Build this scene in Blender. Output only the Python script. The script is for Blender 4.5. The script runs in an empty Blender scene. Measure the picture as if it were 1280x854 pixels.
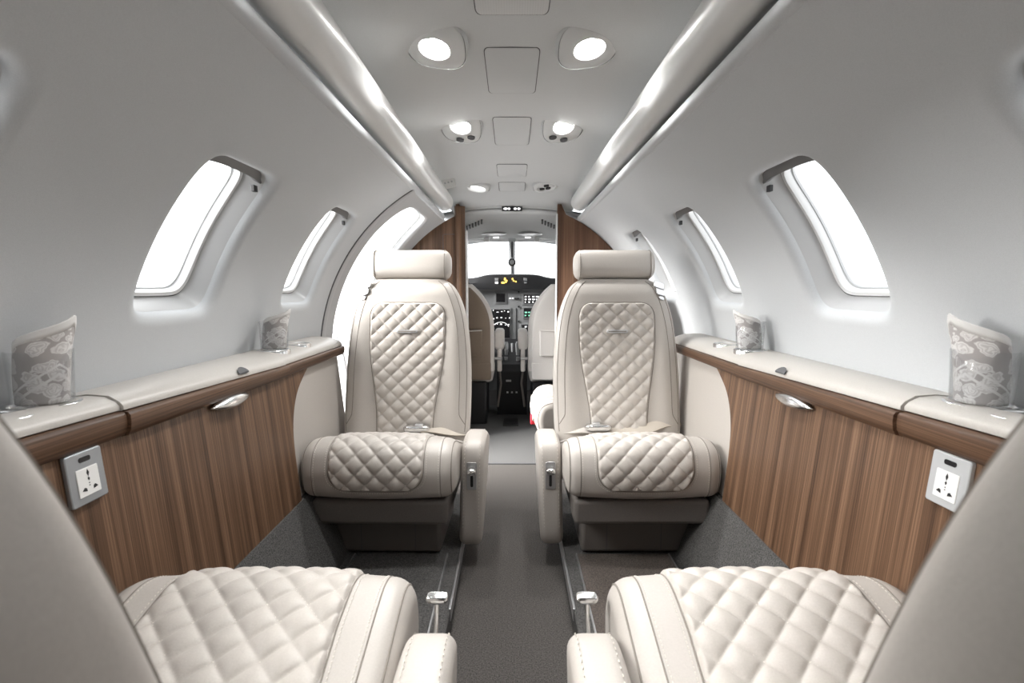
import bpy, math, random
import numpy as np
from mathutils import Vector, Matrix
random.seed(4)
PI = math.pi
scene = bpy.context.scene
COL = scene.collection

# ------------------------------------------------------------------ camera, world, light, exposure
F_PX = 650.0
cam_d = bpy.data.cameras.new('camera')
cam_d.sensor_width = 36.0
cam_d.lens = 36.0 * F_PX / 1280.0
cam_d.clip_start = 0.02
cam_d.dof.use_dof = True
cam_d.dof.focus_distance = 1.55
cam_d.dof.aperture_fstop = 8.0
cam = bpy.data.objects.new('camera', cam_d)
COL.objects.link(cam)
cam.location = (0, 0, 0.85)
cam.rotation_euler = (PI / 2 - math.atan(67.0 / F_PX), 0, 0)
scene.camera = cam

world = bpy.data.worlds.new('sky')
scene.world = world
world.use_nodes = True
world.node_tree.nodes['Background'].inputs[0].default_value = (0.95, 0.975, 1.0, 1)
world.node_tree.nodes['Background'].inputs[1].default_value = 2.0

sun_d = bpy.data.lights.new('sun', 'SUN')
sun_d.energy = 22.0
sun_d.angle = math.radians(50)
sun_d.color = (1.0, 0.98, 0.95)
sun = bpy.data.objects.new('sun', sun_d)
COL.objects.link(sun)
sun.rotation_euler = Vector((0.88, 0.14, -0.40)).to_track_quat('-Z', 'Y').to_euler()

SPOT_W = 10.5
COVE_E = 0.5
scene.view_settings.view_transform = 'Standard'
scene.view_settings.look = 'None'
scene.view_settings.exposure = 0.62
scene.view_settings.gamma = 1.0
scene.view_settings.use_curve_mapping = False
scene.cycles.use_denoising = True
scene.cycles.max_bounces = 10
scene.cycles.diffuse_bounces = 6
scene.cycles.caustics_reflective = False
scene.cycles.caustics_refractive = False
scene.cycles.sample_clamp_indirect = 6.0

# ------------------------------------------------------------------ materials
MATS = {}


def mat(name, col, rough=0.5, metal=0.0, emit=None, estr=0.0, trans=0.0, coat=0.0, spec=0.5):
    m = bpy.data.materials.new(name)
    m.use_nodes = True
    b = m.node_tree.nodes['Principled BSDF']
    b.inputs['Base Color'].default_value = (*col, 1)
    b.inputs['Roughness'].default_value = rough
    b.inputs['Metallic'].default_value = metal
    b.inputs['Specular IOR Level'].default_value = spec
    if emit:
        b.inputs['Emission Color'].default_value = (*emit, 1)
        b.inputs['Emission Strength'].default_value = estr
    if trans:
        b.inputs['Transmission Weight'].default_value = trans
    if coat:
        b.inputs['Coat Weight'].default_value = coat
        b.inputs['Coat Roughness'].default_value = 0.15
    MATS[name] = m
    return m


def nd(m, t, **kw):
    n = m.node_tree.nodes.new(t)
    for k, v in kw.items():
        setattr(n, k, v)
    return n


def lk(m, a, b):
    m.node_tree.links.new(a, b)


def noise_tex(m, scale, detail=3, stretch=(1, 1, 1), coord='Object', rough=0.6):
    tc = nd(m, 'ShaderNodeTexCoord')
    mp = nd(m, 'ShaderNodeMapping')
    mp.inputs['Scale'].default_value = stretch
    n = nd(m, 'ShaderNodeTexNoise')
    n.inputs['Scale'].default_value = scale
    n.inputs['Detail'].default_value = detail
    n.inputs['Roughness'].default_value = rough
    lk(m, tc.outputs[coord], mp.inputs[0])
    lk(m, mp.outputs[0], n.inputs['Vector'])
    return n


def ramp(m, src, stops):
    r = nd(m, 'ShaderNodeValToRGB')
    els = r.color_ramp.elements
    while len(els) < len(stops):
        els.new(0.5)
    for e, (p, c) in zip(els, stops):
        e.position = p
        e.color = (*c, 1)
    lk(m, src, r.inputs[0])
    return r


def bump(m, src, strength, dist):
    b = nd(m, 'ShaderNodeBump')
    b.inputs['Strength'].default_value = strength
    b.inputs['Distance'].default_value = dist
    lk(m, src, b.inputs['Height'])
    lk(m, b.outputs[0], m.node_tree.nodes['Principled BSDF'].inputs['Normal'])
    return b


def textured(name, c0, c1, scale, rough, bstr, bdist, stretch=(1, 1, 1), detail=3, **kw):
    m = mat(name, c0, rough, **kw)
    n = noise_tex(m, scale, detail, stretch)
    r = ramp(m, n.outputs['Fac'], [(0.3, c0), (0.7, c1)])
    lk(m, r.outputs[0], m.node_tree.nodes['Principled BSDF'].inputs['Base Color'])
    bump(m, n.outputs['Fac'], bstr, bdist)
    return m


textured('wall_fabric', (0.50, 0.516, 0.532), (0.58, 0.597, 0.613), 900, 0.9, 0.25, 0.0006)
textured('headliner', (0.53, 0.54, 0.545), (0.60, 0.61, 0.615), 700, 0.9, 0.2, 0.0005)
textured('leather', (0.47, 0.437, 0.405), (0.51, 0.475, 0.44), 420, 0.42, 0.22, 0.0006)
textured('leather_quilt', (0.49, 0.455, 0.418), (0.54, 0.50, 0.462), 420, 0.45, 0.22, 0.0006)
textured('leather_dark', (0.12, 0.108, 0.10), (0.15, 0.135, 0.125), 420, 0.5, 0.2, 0.0006)
textured('leather_brown', (0.22, 0.17, 0.13), (0.27, 0.215, 0.165), 420, 0.5, 0.2, 0.0006)
textured('leather_white', (0.68, 0.655, 0.63), (0.73, 0.70, 0.67), 420, 0.45, 0.2, 0.0006)
textured('ledge_leather', (0.46, 0.435, 0.405), (0.50, 0.475, 0.445), 420, 0.38, 0.15, 0.0005)
textured('grey_panel', (0.42, 0.39, 0.36), (0.46, 0.43, 0.40), 500, 0.55, 0.15, 0.0005)
textured('carpet', (0.028, 0.025, 0.023), (0.135, 0.123, 0.115), 300, 0.95, 0.9, 0.003, detail=2)
textured('carpet_side', (0.022, 0.0215, 0.021), (0.125, 0.12, 0.116), 330, 0.95, 0.9, 0.003, detail=2)
textured('carpet_brown', (0.04, 0.033, 0.029), (0.14, 0.115, 0.10), 320, 0.95, 0.9, 0.003, detail=2)
textured('carpet_light', (0.045, 0.045, 0.045), (0.17, 0.17, 0.17), 260, 0.95, 0.9, 0.003, detail=2)
mat('white_plastic', (0.74, 0.745, 0.75), 0.28, coat=0.3)
mat('valance', (0.70, 0.705, 0.70), 0.38, coat=0.15)
mat('frame_plastic', (0.52, 0.53, 0.54), 0.35)
mat('bezel', (0.66, 0.67, 0.67), 0.35)
mat('reveal_grey', (0.50, 0.505, 0.51), 0.3)
mat('gap', (0.10, 0.10, 0.105), 0.8)
mat('shade_grey', (0.12, 0.12, 0.123), 0.45)
mat('black', (0.012, 0.012, 0.014), 0.55)
mat('black_gloss', (0.012, 0.012, 0.014), 0.15)
mat('chrome', (0.78, 0.78, 0.78), 0.22, metal=1.0)
mat('silver', (0.62, 0.62, 0.63), 0.38, metal=0.9)
mat('plate_grey', (0.36, 0.38, 0.40), 0.42, metal=0.6)
mat('plate_white', (0.44, 0.45, 0.46), 0.4)
mat('socket_white', (0.80, 0.80, 0.79), 0.3)
mat('stitch', (0.72, 0.68, 0.62), 0.7)
mat('seam', (0.24, 0.215, 0.19), 0.8)
mat('webbing', (0.48, 0.43, 0.37), 0.7)
mat('panel_grey', (0.24, 0.245, 0.25), 0.6)
mat('red', (0.55, 0.02, 0.04), 0.5)
mat('yellow', (0.75, 0.58, 0.15), 0.6)
mat('glyph_white', (0.8, 0.8, 0.8), 0.5, emit=(1, 1, 1), estr=0.6)
mat('glyph_amber', (0.9, 0.6, 0.1), 0.5, emit=(1, 0.62, 0.12), estr=1.6)
mat('glyph_green', (0.2, 0.6, 0.4), 0.5, emit=(0.3, 0.8, 0.55), estr=0.6)
mat('lamp', (1, 1, 1), 0.4, emit=(1.0, 0.985, 0.95), estr=40.0)
mat('lamp_soft', (1, 1, 1), 0.4, emit=(1.0, 0.99, 0.97), estr=2.0)
mat('cove_led', (1, 1, 1), 0.4, emit=(1.0, 0.98, 0.93), estr=COVE_E)
mat('apron', (0.55, 0.55, 0.55), 0.9)


def glass_mat(name, tint, mix, rough=0.02):
    m = bpy.data.materials.new(name)
    m.use_nodes = True
    nt = m.node_tree
    for n in list(nt.nodes):
        nt.nodes.remove(n)
    out = nt.nodes.new('ShaderNodeOutputMaterial')
    tr = nt.nodes.new('ShaderNodeBsdfTransparent')
    tr.inputs[0].default_value = (*tint, 1)
    gl = nt.nodes.new('ShaderNodeBsdfGlossy')
    gl.inputs['Roughness'].default_value = rough
    fr = nt.nodes.new('ShaderNodeLayerWeight')
    fr.inputs['Blend'].default_value = mix
    mx = nt.nodes.new('ShaderNodeMixShader')
    nt.links.new(fr.outputs['Facing'], mx.inputs[0])
    nt.links.new(tr.outputs[0], mx.inputs[1])
    nt.links.new(gl.outputs[0], mx.inputs[2])
    nt.links.new(mx.outputs[0], out.inputs[0])
    MATS[name] = m


glass_mat('pane', (0.97, 0.975, 0.975), 0.06)
glass_mat('tumbler', (0.97, 0.975, 0.98), 0.12)


def wood_mat(name, dark, mid, light, st, sc=420):
    m = mat(name, mid, 0.5, coat=0.08, spec=0.35)
    n1 = noise_tex(m, sc, 5, st)
    n2 = noise_tex(m, sc * 0.095, 3, st)
    mx = nd(m, 'ShaderNodeMix')
    mx.data_type = 'FLOAT'
    mx.inputs[0].default_value = 0.5
    lk(m, n1.outputs['Fac'], mx.inputs[2])
    lk(m, n2.outputs['Fac'], mx.inputs[3])
    r = ramp(m, mx.outputs[0], [(0.36, dark), (0.5, mid), (0.64, light)])
    lk(m, r.outputs[0], m.node_tree.nodes['Principled BSDF'].inputs['Base Color'])
    bump(m, n1.outputs['Fac'], 0.12, 0.0008)
    return m


WD, WM, WL = (0.036, 0.017, 0.009), (0.118, 0.064, 0.036), (0.225, 0.132, 0.080)
wood_mat('wood', WD, WM, WL, (0, 1, 0.006))
wood_mat('wood_divider', WD, WM, WL, (1, 0, 0.006))
wood_mat('wood_rail', WD, (0.095, 0.050, 0.028), (0.18, 0.102, 0.062), (0.5, 0.006, 1), 300)
wood_mat('wood_dark', (0.06, 0.028, 0.016), (0.135, 0.07, 0.042), (0.20, 0.115, 0.07), (1, 0, 0.006))

# dotted speaker grille
gm = mat('grille', (0.6, 0.6, 0.6), 0.8)
tc = nd(gm, 'ShaderNodeTexCoord')
vo = nd(gm, 'ShaderNodeTexVoronoi')
vo.inputs['Scale'].default_value = 190
vo.inputs['Randomness'].default_value = 0.0
lk(gm, tc.outputs['Object'], vo.inputs['Vector'])
gr = ramp(gm, vo.outputs['Distance'], [(0.25, (0.42, 0.42, 0.42)), (0.4, (0.62, 0.622, 0.62))])
lk(gm, gr.outputs[0], gm.node_tree.nodes['Principled BSDF'].inputs['Base Color'])

# patterned napkin: pale paisley on taupe with stitched bands, laid out in its own UV
nm = mat('napkin_cloth', (0.6, 0.58, 0.56), 0.75)
tc = nd(nm, 'ShaderNodeTexCoord')
sep = nd(nm, 'ShaderNodeSeparateXYZ')
lk(nm, tc.outputs['UV'], sep.inputs[0])


def mth(m, op, a, b=None):
    n = nd(m, 'ShaderNodeMath', operation=op)
    for i, v in enumerate((a, b)):
        if v is None:
            continue
        if isinstance(v, (int, float)):
            n.inputs[i].default_value = v
        else:
            lk(m, v, n.inputs[i])
    return n.outputs[0]


U, V = sep.outputs[0], sep.outputs[1]          # U across, V = height (m*10); Z-less
ns = noise_tex(nm, 6, 2, (1, 1, 1), 'UV')
vadd = nd(nm, 'ShaderNodeVectorMath', operation='ADD')
vsc = nd(nm, 'ShaderNodeVectorMath', operation='SCALE')
vsc.inputs['Scale'].default_value = 0.2
lk(nm, ns.outputs['Color'], vsc.inputs[0])
lk(nm, tc.outputs['UV'], vadd.inputs[0])
lk(nm, vsc.outputs[0], vadd.inputs[1])
v1 = nd(nm, 'ShaderNodeTexVoronoi')
v1.inputs['Scale'].default_value = 5.0
v1.inputs['Randomness'].default_value = 0.8
lk(nm, vadd.outputs[0], v1.inputs['Vector'])
rings = mth(nm, 'SINE', mth(nm, 'MULTIPLY', v1.outputs['Distance'], 46.0))
flower = mth(nm, 'LESS_THAN', v1.outputs['Distance'], 0.50)
fl = mth(nm, 'MULTIPLY', flower, mth(nm, 'ADD', 0.72, mth(nm, 'MULTIPLY', rings, 0.28)))
chev = mth(nm, 'ADD', mth(nm, 'MULTIPLY', mth(nm, 'ABSOLUTE', mth(nm, 'SUBTRACT', U, 0.62)), 0.85), V)
b1 = mth(nm, 'LESS_THAN', mth(nm, 'ABSOLUTE', mth(nm, 'SUBTRACT', chev, 0.42)), 0.022)
b2 = mth(nm, 'LESS_THAN', mth(nm, 'ABSOLUTE', mth(nm, 'SUBTRACT', chev, 0.56)), 0.018)
bands = mth(nm, 'MAXIMUM', b1, b2)
tot = mth(nm, 'MAXIMUM', fl, bands)
nr = ramp(nm, tot, [(0.0, (0.42, 0.395, 0.39)), (1.0, (0.74, 0.73, 0.72))])
lk(nm, nr.outputs[0], nm.node_tree.nodes['Principled BSDF'].inputs['Base Color'])
mat('napkin_hem', (0.76, 0.75, 0.74), 0.7)


# ------------------------------------------------------------------ mesh helpers
class MB:
    def __init__(s):
        s.v, s.f = [], []

    def add(s, vs, fs):
        o = len(s.v)
        s.v.extend([tuple(map(float, p)) for p in vs])
        s.f.extend([tuple(i + o for i in f) for f in fs])
        return s

    def box(s, x0, x1, y0, y1, z0, z1):
        vs = [(x, y, z) for z in (z0, z1) for y in (y0, y1) for x in (x0, x1)]
        return s.add(vs, [(0, 2, 3, 1), (4, 5, 7, 6), (0, 1, 5, 4), (2, 6, 7, 3), (0, 4, 6, 2), (1, 3, 7, 5)])

    def grid(s, P, cu=False, cv=False):
        """P[i][j] points"""
        nu, nv = len(P), len(P[0])
        vs = [p for row in P for p in row]
        fs = []
        for i in range(nu if cu else nu - 1):
            for j in range(nv if cv else nv - 1):
                a, b = i, (i + 1) % nu
                c, d = j, (j + 1) % nv
                fs.append((a * nv + c, b * nv + c, b * nv + d, a * nv + d))
        return s.add(vs, fs)

    def loft(s, rings, caps=True):
        n = len(rings[0])
        o = len(s.v)
        s.grid(rings, False, True)
        if caps:
            s.f.append(tuple(o + i for i in range(n)))
            s.f.append(tuple(o + (len(rings) - 1) * n + i for i in reversed(range(n))))
        return s

    def tube(s, path, r, n=8, caps=True):
        path = [Vector(p) for p in path]
        rs = r if isinstance(r, (list, tuple)) else [r] * len(path)
        t0 = (path[1] - path[0]).normalized()
        up = Vector((0, 0, 1)) if abs(t0.z) < 0.9 else Vector((1, 0, 0))
        nrm = t0.cross(up).normalized()
        rings = []
        for i, p in enumerate(path):
            t = (path[min(i + 1, len(path) - 1)] - path[max(i - 1, 0)]).normalized()
            nrm = (nrm - t * nrm.dot(t)).normalized()
            b = t.cross(nrm)
            rings.append([p + rs[i] * (math.cos(a) * nrm + math.sin(a) * b) for a in [2 * PI * k / n for k in range(n)]])
        return s.loft(rings, caps)

    def prism(s, poly, w, z0, z1):
        """poly in 2-D mapped by w(a, b, depth)"""
        n = len(poly)
        return s.loft([[w(a, b, z0) for a, b in poly], [w(a, b, z1) for a, b in poly]])

    def mirror(s):
        s.v = [(-x, y, z) for x, y, z in s.v]
        s.f = [tuple(reversed(f)) for f in s.f]
        return s

    def xf(s, M):
        s.v = [tuple(M @ Vector(p)) for p in s.v]
        return s

    def build(s, name, m, parent=None, smooth=True, angle=40, bevel=0.0, segs=2, fix=True):
        me = bpy.data.meshes.new(name)
        me.from_pydata(s.v, [], s.f)
        me.validate()
        if fix:
            import bmesh
            bm = bmesh.new()
            bm.from_mesh(me)
            bmesh.ops.recalc_face_normals(bm, faces=bm.faces)
            bm.to_mesh(me)
            bm.free()
        me.materials.append(MATS[m] if isinstance(m, str) else m)
        o = bpy.data.objects.new(name, me)
        COL.objects.link(o)
        o.parent = parent
        if smooth:
            me.shade_smooth()
            me.set_sharp_from_angle(angle=math.radians(angle))
        if bevel:
            b = o.modifiers.new('bevel', 'BEVEL')
            b.width = bevel
            b.segments = segs
            b.limit_method = 'ANGLE'
            b.angle_limit = math.radians(35)
        return o


def tag(o, label=None, cat=None, group=None, kind=None):
    if label:
        o['label'] = label
    if cat:
        o['category'] = cat
    if group:
        o['group'] = group
    if kind:
        o['kind'] = kind
    return o


def empty(name, loc=(0, 0, 0), rz=0.0):
    o = bpy.data.objects.new(name, None)
    o.empty_display_size = 0.05
    COL.objects.link(o)
    o.location = loc
    o.rotation_euler = (0, 0, rz)
    return o


def rrect(w, h, r, n=6):
    """rounded rectangle polygon, half sizes w, h"""
    pts = []
    for cx, cy, a0 in ((w - r, h - r, 0), (-w + r, h - r, PI / 2), (-w + r, -h + r, PI), (w - r, -h + r, 1.5 * PI)):
        for k in range(n + 1):
            a = a0 + PI / 2 * k / n
            pts.append((cx + r * math.cos(a), cy + r * math.sin(a)))
    return pts


def superell(a, b, n, N):
    out = []
    for k in range(N):
        t = 2 * PI * k / N
        c, s_ = math.cos(t), math.sin(t)
        out.append((a * math.copysign(abs(c) ** (2 / n), c), b * math.copysign(abs(s_) ** (2 / n), s_)))
    return out


def superu(a, b, n, N):
    """unit superellipse resampled so that points are evenly spaced when scaled by a, b"""
    d = np.array(superell(1, 1, n, 6000) + [(1.0, 0.0)])
    q = d * [a, b]
    L = np.r_[0, np.cumsum(np.linalg.norm(np.diff(q, axis=0), axis=1))]
    t = np.linspace(0, L[-1], N + 1)[:-1]
    return list(zip(np.interp(t, L, d[:, 0]), np.interp(t, L, d[:, 1])))


def spline(pts, n, closed=False):
    """Catmull-Rom resampled by arc length"""
    P = [np.array(p, float) for p in pts]
    m = len(P)
    out = []
    segs = m if closed else m - 1
    for i in range(segs):
        if closed:
            p0, p1, p2, p3 = P[(i - 1) % m], P[i], P[(i + 1) % m], P[(i + 2) % m]
        else:
            p1, p2 = P[i], P[i + 1]
            p0 = P[i - 1] if i > 0 else 2 * p1 - p2
            p3 = P[i + 2] if i + 2 < m else 2 * p2 - p1
        for k in range(24):
            t = k / 24
            out.append(0.5 * ((2 * p1) + (-p0 + p2) * t + (2 * p0 - 5 * p1 + 4 * p2 - p3) * t * t + (-p0 + 3 * p1 - 3 * p2 + p3) * t ** 3))
    out.append(P[0] if closed else P[-1])
    out = np.array(out)
    d = np.r_[0, np.cumsum(np.linalg.norm(np.diff(out, axis=0), axis=1))]
    q = np.linspace(0, d[-1], n + 1 if closed else n)
    res = np.array([np.interp(q, d, out[:, k]) for k in range(out.shape[1])]).T
    return res[:-1] if closed else res


# ------------------------------------------------------------------ shell: side walls with windows
R, ZC = 0.732, 0.578
Y_BACK, Y_DIV = -1.25, 2.87


def wp(side, y, s, d=0.0):
    th = s / R
    return (side * (R + d) * math.cos(th), y, ZC + (R + d) * math.sin(th))


S0, S1 = -0.70, 0.770
WS, WB, WA = 0.392, 0.170, 0.126        # window centre along the girth, half sizes
WY = [0.48, 1.085, 1.70, 2.325]


def gridpatch(mb, side, y0, y1, s0, s1, ds=0.02):
    ns = max(1, int(round((s1 - s0) / ds)))
    ny = max(1, int((y1 - y0) / 0.3))
    mb.grid([[wp(side, y0 + (y1 - y0) * i / ny, s0 + (s1 - s0) * j / ns) for j in range(ns + 1)] for i in range(ny + 1)])


def holepatch(mb, side, y0, y1, s0, s1, yc, sc, a, b, n, rings, N=160, nrow=10):
    """rectangle with a rounded hole; rings = [(growth in metres, depth)...] from the outside in"""
    hole = superu(a, b, n, N)
    outer = []
    for (cx, cy) in hole:
        dx, dy = cx * a, cy * b
        t = 1e9
        if dx > 1e-9: t = min(t, (y1 - yc) / dx)
        if dx < -1e-9: t = min(t, (y0 - yc) / dx)
        if dy > 1e-9: t = min(t, (s1 - sc) / dy)
        if dy < -1e-9: t = min(t, (s0 - sc) / dy)
        outer.append((dx * t, dy * t))
    # snap nearest points onto the rectangle's corners
    for cx in (y0 - yc, y1 - yc):
        for cy in (s0 - sc, s1 - sc):
            k = min(range(N), key=lambda i: (outer[i][0] - cx) ** 2 + (outer[i][1] - cy) ** 2)
            outer[k] = (cx, cy)
    rows = []
    g0 = rings[0][0]
    for f in np.linspace(1.0, 0.0, nrow + 1)[:-1]:
        row = []
        for (ox, oy), (hx, hy) in zip(outer, hole):
            ix, iy = hx * (a + g0), hy * (b + g0)
            row.append(wp(side, yc + ix + (ox - ix) * f, sc + iy + (oy - iy) * f))
        rows.append(row)
    for g, d in rings:
        rows.append([wp(side, yc + hx * (a + g), sc + hy * (b + g), d) for hx, hy in hole])
    mb.grid(rows, False, True)


LIP = [(0.026, 0.0), (0.018, 0.0008), (0.011, 0.003), (0.005, 0.008), (0.001, 0.015), (0.0, 0.024)]


def ringloft(mb, side, yc, sc, a, b, n, rings, N=96, caps=False):
    hole = superu(a, b, n, N)
    rows = [[wp(side, yc + hx * (a + g), sc + hy * (b + g), d) for hx, hy in hole] for g, d in rings]
    mb.grid(rows, False, True)


def cyl_normals(o, side):
    me = o.data
    nv = len(me.vertices)
    co = np.empty(nv * 3)
    me.vertices.foreach_get('co', co)
    co = co.reshape(-1, 3)
    vn = np.array([v.normal[:] for v in me.vertices])
    rad = np.hypot(co[:, 0], co[:, 2] - ZC)
    inn = np.c_[-co[:, 0], 0 * co[:, 0], -(co[:, 2] - ZC)] / rad[:, None]
    flip = np.sum(vn * inn, axis=1) < 0
    vn[flip] *= -1
    on = np.abs(rad - R) < 2e-4
    vn[on] = inn[on]
    # make the winding agree with the inward normals
    import bmesh
    bm = bmesh.new()
    bm.from_mesh(me)
    for f in bm.faces:
        c = f.calc_center_median()
        if f.normal.dot(Vector((-c.x, 0, -(c.z - ZC)))) < 0:
            f.normal_flip()
    bm.to_mesh(me)
    bm.free()
    me.normals_split_custom_set_from_vertices([tuple(q) for q in vn])


def make_wall(side, name, ys, yend):
    mb = MB()
    sa, sb = WS - 0.235, S1
    gridpatch(mb, side, Y_BACK, yend, S0, sa)
    cur = Y_BACK
    for yc in ys:
        gridpatch(mb, side, cur, yc - 0.2, sa, sb)
        holepatch(mb, side, yc - 0.2, yc + 0.2, sa, sb, yc, WS, WA, WB, 6.5, LIP)
        cur = yc + 0.2
    gridpatch(mb, side, cur, yend, sa, sb)
    o = mb.build(name, 'wall_fabric', None, angle=180, fix=False)
    tag(o, kind='structure')
    cyl_normals(o, side)
    # unseen strips added behind the mesh patch joints to block light leaks
    bk = MB()
    for yc in ys:
        for yj in (yc - 0.2, yc + 0.2):
            bk.grid([[wp(side, yj + q, S0 + (S1 - S0) * j / 60, 0.005) for j in range(61)] for q in (-0.03, 0.03)])
    for sj in (sa,):
        bk.grid([[wp(side, y, sj + q, 0.006) for q in (-0.03, -0.015, 0.0, 0.015, 0.03)] for y in (Y_BACK, yend)])
    bk.build('leak_blocker', 'wall_fabric', o, fix=False)
    # rolled upper edge of the fabric panel, below the light valance
    th = S1 / R
    cx, cz = (R + 0.012) * math.cos(th), ZC + (R + 0.012) * math.sin(th)
    prof = [(cx + 0.015 * math.cos(a), cz + 0.015 * math.sin(a)) for a in [2 * PI * k / 16 for k in range(16)]]
    e = MB().loft([[(side * x, y, z) for x, z in prof] for y in (Y_BACK, max(yend, 2.80))])
    e.build('rolled_edge', 'wall_fabric', o)
    return o


wall_left = make_wall(-1, 'wall_left', WY[:3], 1.965)
wall_right = make_wall(1, 'wall_right', WY, Y_DIV + 0.6)
wall_left['label'] = 'pale grey fabric cabin wall with the entry door at its end'
wall_right['label'] = 'pale grey fabric cabin wall opposite the entry door'
WORD = {0: 'a', 1: 'b'}


def make_window(idx, side, yc):
    w = empty('window_%d' % idx, wp(side, yc, WS))
    tag(w, kind='structure')
    off = Vector(w.location)

    def put(mb, name, m, parent=w, **k):
        mb.v = [tuple(Vector(p) - off) for p in mb.v]
        return mb.build(name, m, parent, **k)
    mb = MB()
    ringloft(mb, side, yc, WS, WA, WB, 6.5, [(0.0, 0.022), (-0.004, 0.03), (-0.010, 0.045), (-0.014, 0.056), (-0.017, 0.060)])
    put(mb, 'reveal', 'reveal_grey', angle=60)
    mb = MB()
    ringloft(mb, side, yc, WS, WA, WB, 6.0, [(-0.0165, 0.059), (-0.017, 0.0612), (-0.0185, 0.0612), (-0.019, 0.059)])
    put(mb, 'gasket', 'shade_grey')
    mb = MB()
    ringloft(mb, side, yc, WS, WA, WB, 5.8, [(-0.0185, 0.060), (-0.0195, 0.057), (-0.026, 0.058), (-0.028, 0.064), (-0.028, 0.075)])
    fr = put(mb, 'frame', 'white_plastic')
    mb = MB()
    ringloft(mb, side, yc, WS, WA, WB, 5.6, [(-0.0275, 0.073), (-0.0285, 0.075), (-0.0305, 0.075), (-0.031, 0.080)])
    put(mb, 'pane_seal', 'frame_plastic', fr)
    mb = MB()
    hole = superu(WA, WB, 5.6, 72)
    rows = [[wp(side, yc + hx * (WA - 0.029) * f, WS + hy * (WB - 0.029) * f, 0.079) for hx, hy in hole] for f in (1, 0.66, 0.33, 0.02)]
    mb.grid(rows, False, True)
    put(mb, 'pane', 'pane')
    mb = MB()
    ringloft(mb, side, yc, WS, WA, WB, 5.6, [(-0.031, 0.079), (-0.026, 0.115), (0.05, 0.115)])
    put(mb, 'outer_frame', 'white_plastic')
    # pleated shade stowed at the top, with its pull bar
    mb = MB()
    rows = []
    for i in range(21):
        u = -1 + 2 * i / 20
        y = yc + u * (WA - 0.012)
        top = WS + (WB - 0.002) * (1 - abs(u) ** 6.5) ** (1 / 6.5) if abs(u) < 1 else WS + WB * 0.72
        low = WS + WB - 0.021 - 0.008 * abs(u) ** 3
        top = max(top, low + 0.004)
        rows.append([wp(side, y, low, 0.026), wp(side, y, low - 0.004, 0.040), wp(side, y, low + 0.002, 0.054),
                     wp(side, y, top, 0.054), wp(side, y, top, 0.026)])
    mb.loft(rows)
    sh = put(mb, 'window_shade', 'shade_grey')
    mb = MB()
    for sg in (1,):
        ys = yc + 0.104
        mb.box(-0.004, 0.004, -0.009, 0.007, -0.006, 0.008)
        p = Vector(wp(side, ys, WS + WB - 0.044, 0.024))
        mb.v = [tuple(Vector(q) + p) for q in mb.v]
    put(mb, 'shade_latch', 'black', sh, bevel=0.001)
    return w


n = 0
for side, ys in ((-1, WY[:3]), (1, WY)):
    for yc in ys:
        if yc < 0:
            continue
        n += 1
        make_window(n, side, yc)

# ------------------------------------------------------------------ entry doorway in the left wall
door = empty('door_1', (-0.70, 2.39, 0.0))
tag(door, kind='structure')
dm = MB()
gridpatch(dm, -1, Y_DIV, Y_DIV + 0.6, -0.72, S1)
holepatch(dm, -1, 1.965, Y_DIV, -0.72, S1, 2.39, 0.06, 0.272, 0.645, 7.0,
          [(0.004, 0.006), (0.0015, 0.008), (0.0, 0.012), (-0.004, 0.03)], N=260)
dm.v = [tuple(Vector(p) - door.location) for p in dm.v]
dm.build('door_surround', 'frame_plastic', door, angle=60)
dm = MB()
ringloft(dm, -1, 2.39, 0.06, 0.272, 0.645, 7.0, [(-0.004, 0.03), (-0.010, 0.034), (-0.012, 0.036), (-0.006, 0.038), (-0.005, 0.046)], N=260)
dm.v = [tuple(Vector(p) - door.location) for p in dm.v]
dm.build('door_seal', 'white_plastic', door, angle=50)
dm = MB()
arc = [wp(-1, 1.968, S0 + (S1 - S0) * k / 60, -0.0005) for k in range(61)]
dm.tube([Vector(p) - door.location for p in arc], 0.0028, 8)
dm.build('frame_joint', 'gap', door)
dm = MB()
arc = [wp(-1, 1.996, S0 + (S1 - S0) * k / 60, -0.002) for k in range(61)]
for k in (0,):
    dm.grid([[Vector(wp(-1, y, S0 + (S1 - S0) * j / 60, d)) - door.location for j in range(61)]
             for y, d in ((1.970, 0.004), (1.972, -0.004), (1.990, -0.006), (2.012, -0.003), (2.020, 0.004))])
dm.build('frame_rib', 'frame_plastic', door, angle=60)

# ------------------------------------------------------------------ ceiling


def cz(x, y):
    drop = np.interp(y, [-2, 2.0, 2.35, 2.75, 2.86, 2.95, 3.05], [0, 0, 0.033, 0.045, 0.075, 0.125, 0.15])
    ax = abs(x)
    z = 1.417 - 0.22 * ax * ax if ax < 0.33 else None
    return z - drop


cxs = [0.0, 0.04, 0.08, 0.12, 0.16, 0.20, 0.24, 0.28, 0.329]
half = [(x, None) for x in cxs] + [(0.37, 1.385), (0.41, 1.365), (0.440, 1.32), (0.436, 1.26), (0.416, 1.218), (0.3985, 1.1975)]
full = [(-x, z) for x, z in reversed(half[1:])] + half
cy_st = [Y_BACK, 0, 1.0, 1.9, 2.0, 2.1, 2.2, 2.3, 2.4, 2.5, 2.6, 2.7, 2.75, 2.8, 2.84, 2.88, 2.92, 2.95]
mb = MB()
mb.grid([[(x, y, cz(x, y) if z is None else z - (cz(0, 0) - cz(0, y)) * (0.6 if z > 1.35 else 0.0)) for x, z in full] for y in cy_st])
ceiling = tag(mb.build('ceiling', 'headliner', angle=60), kind='structure')


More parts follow.
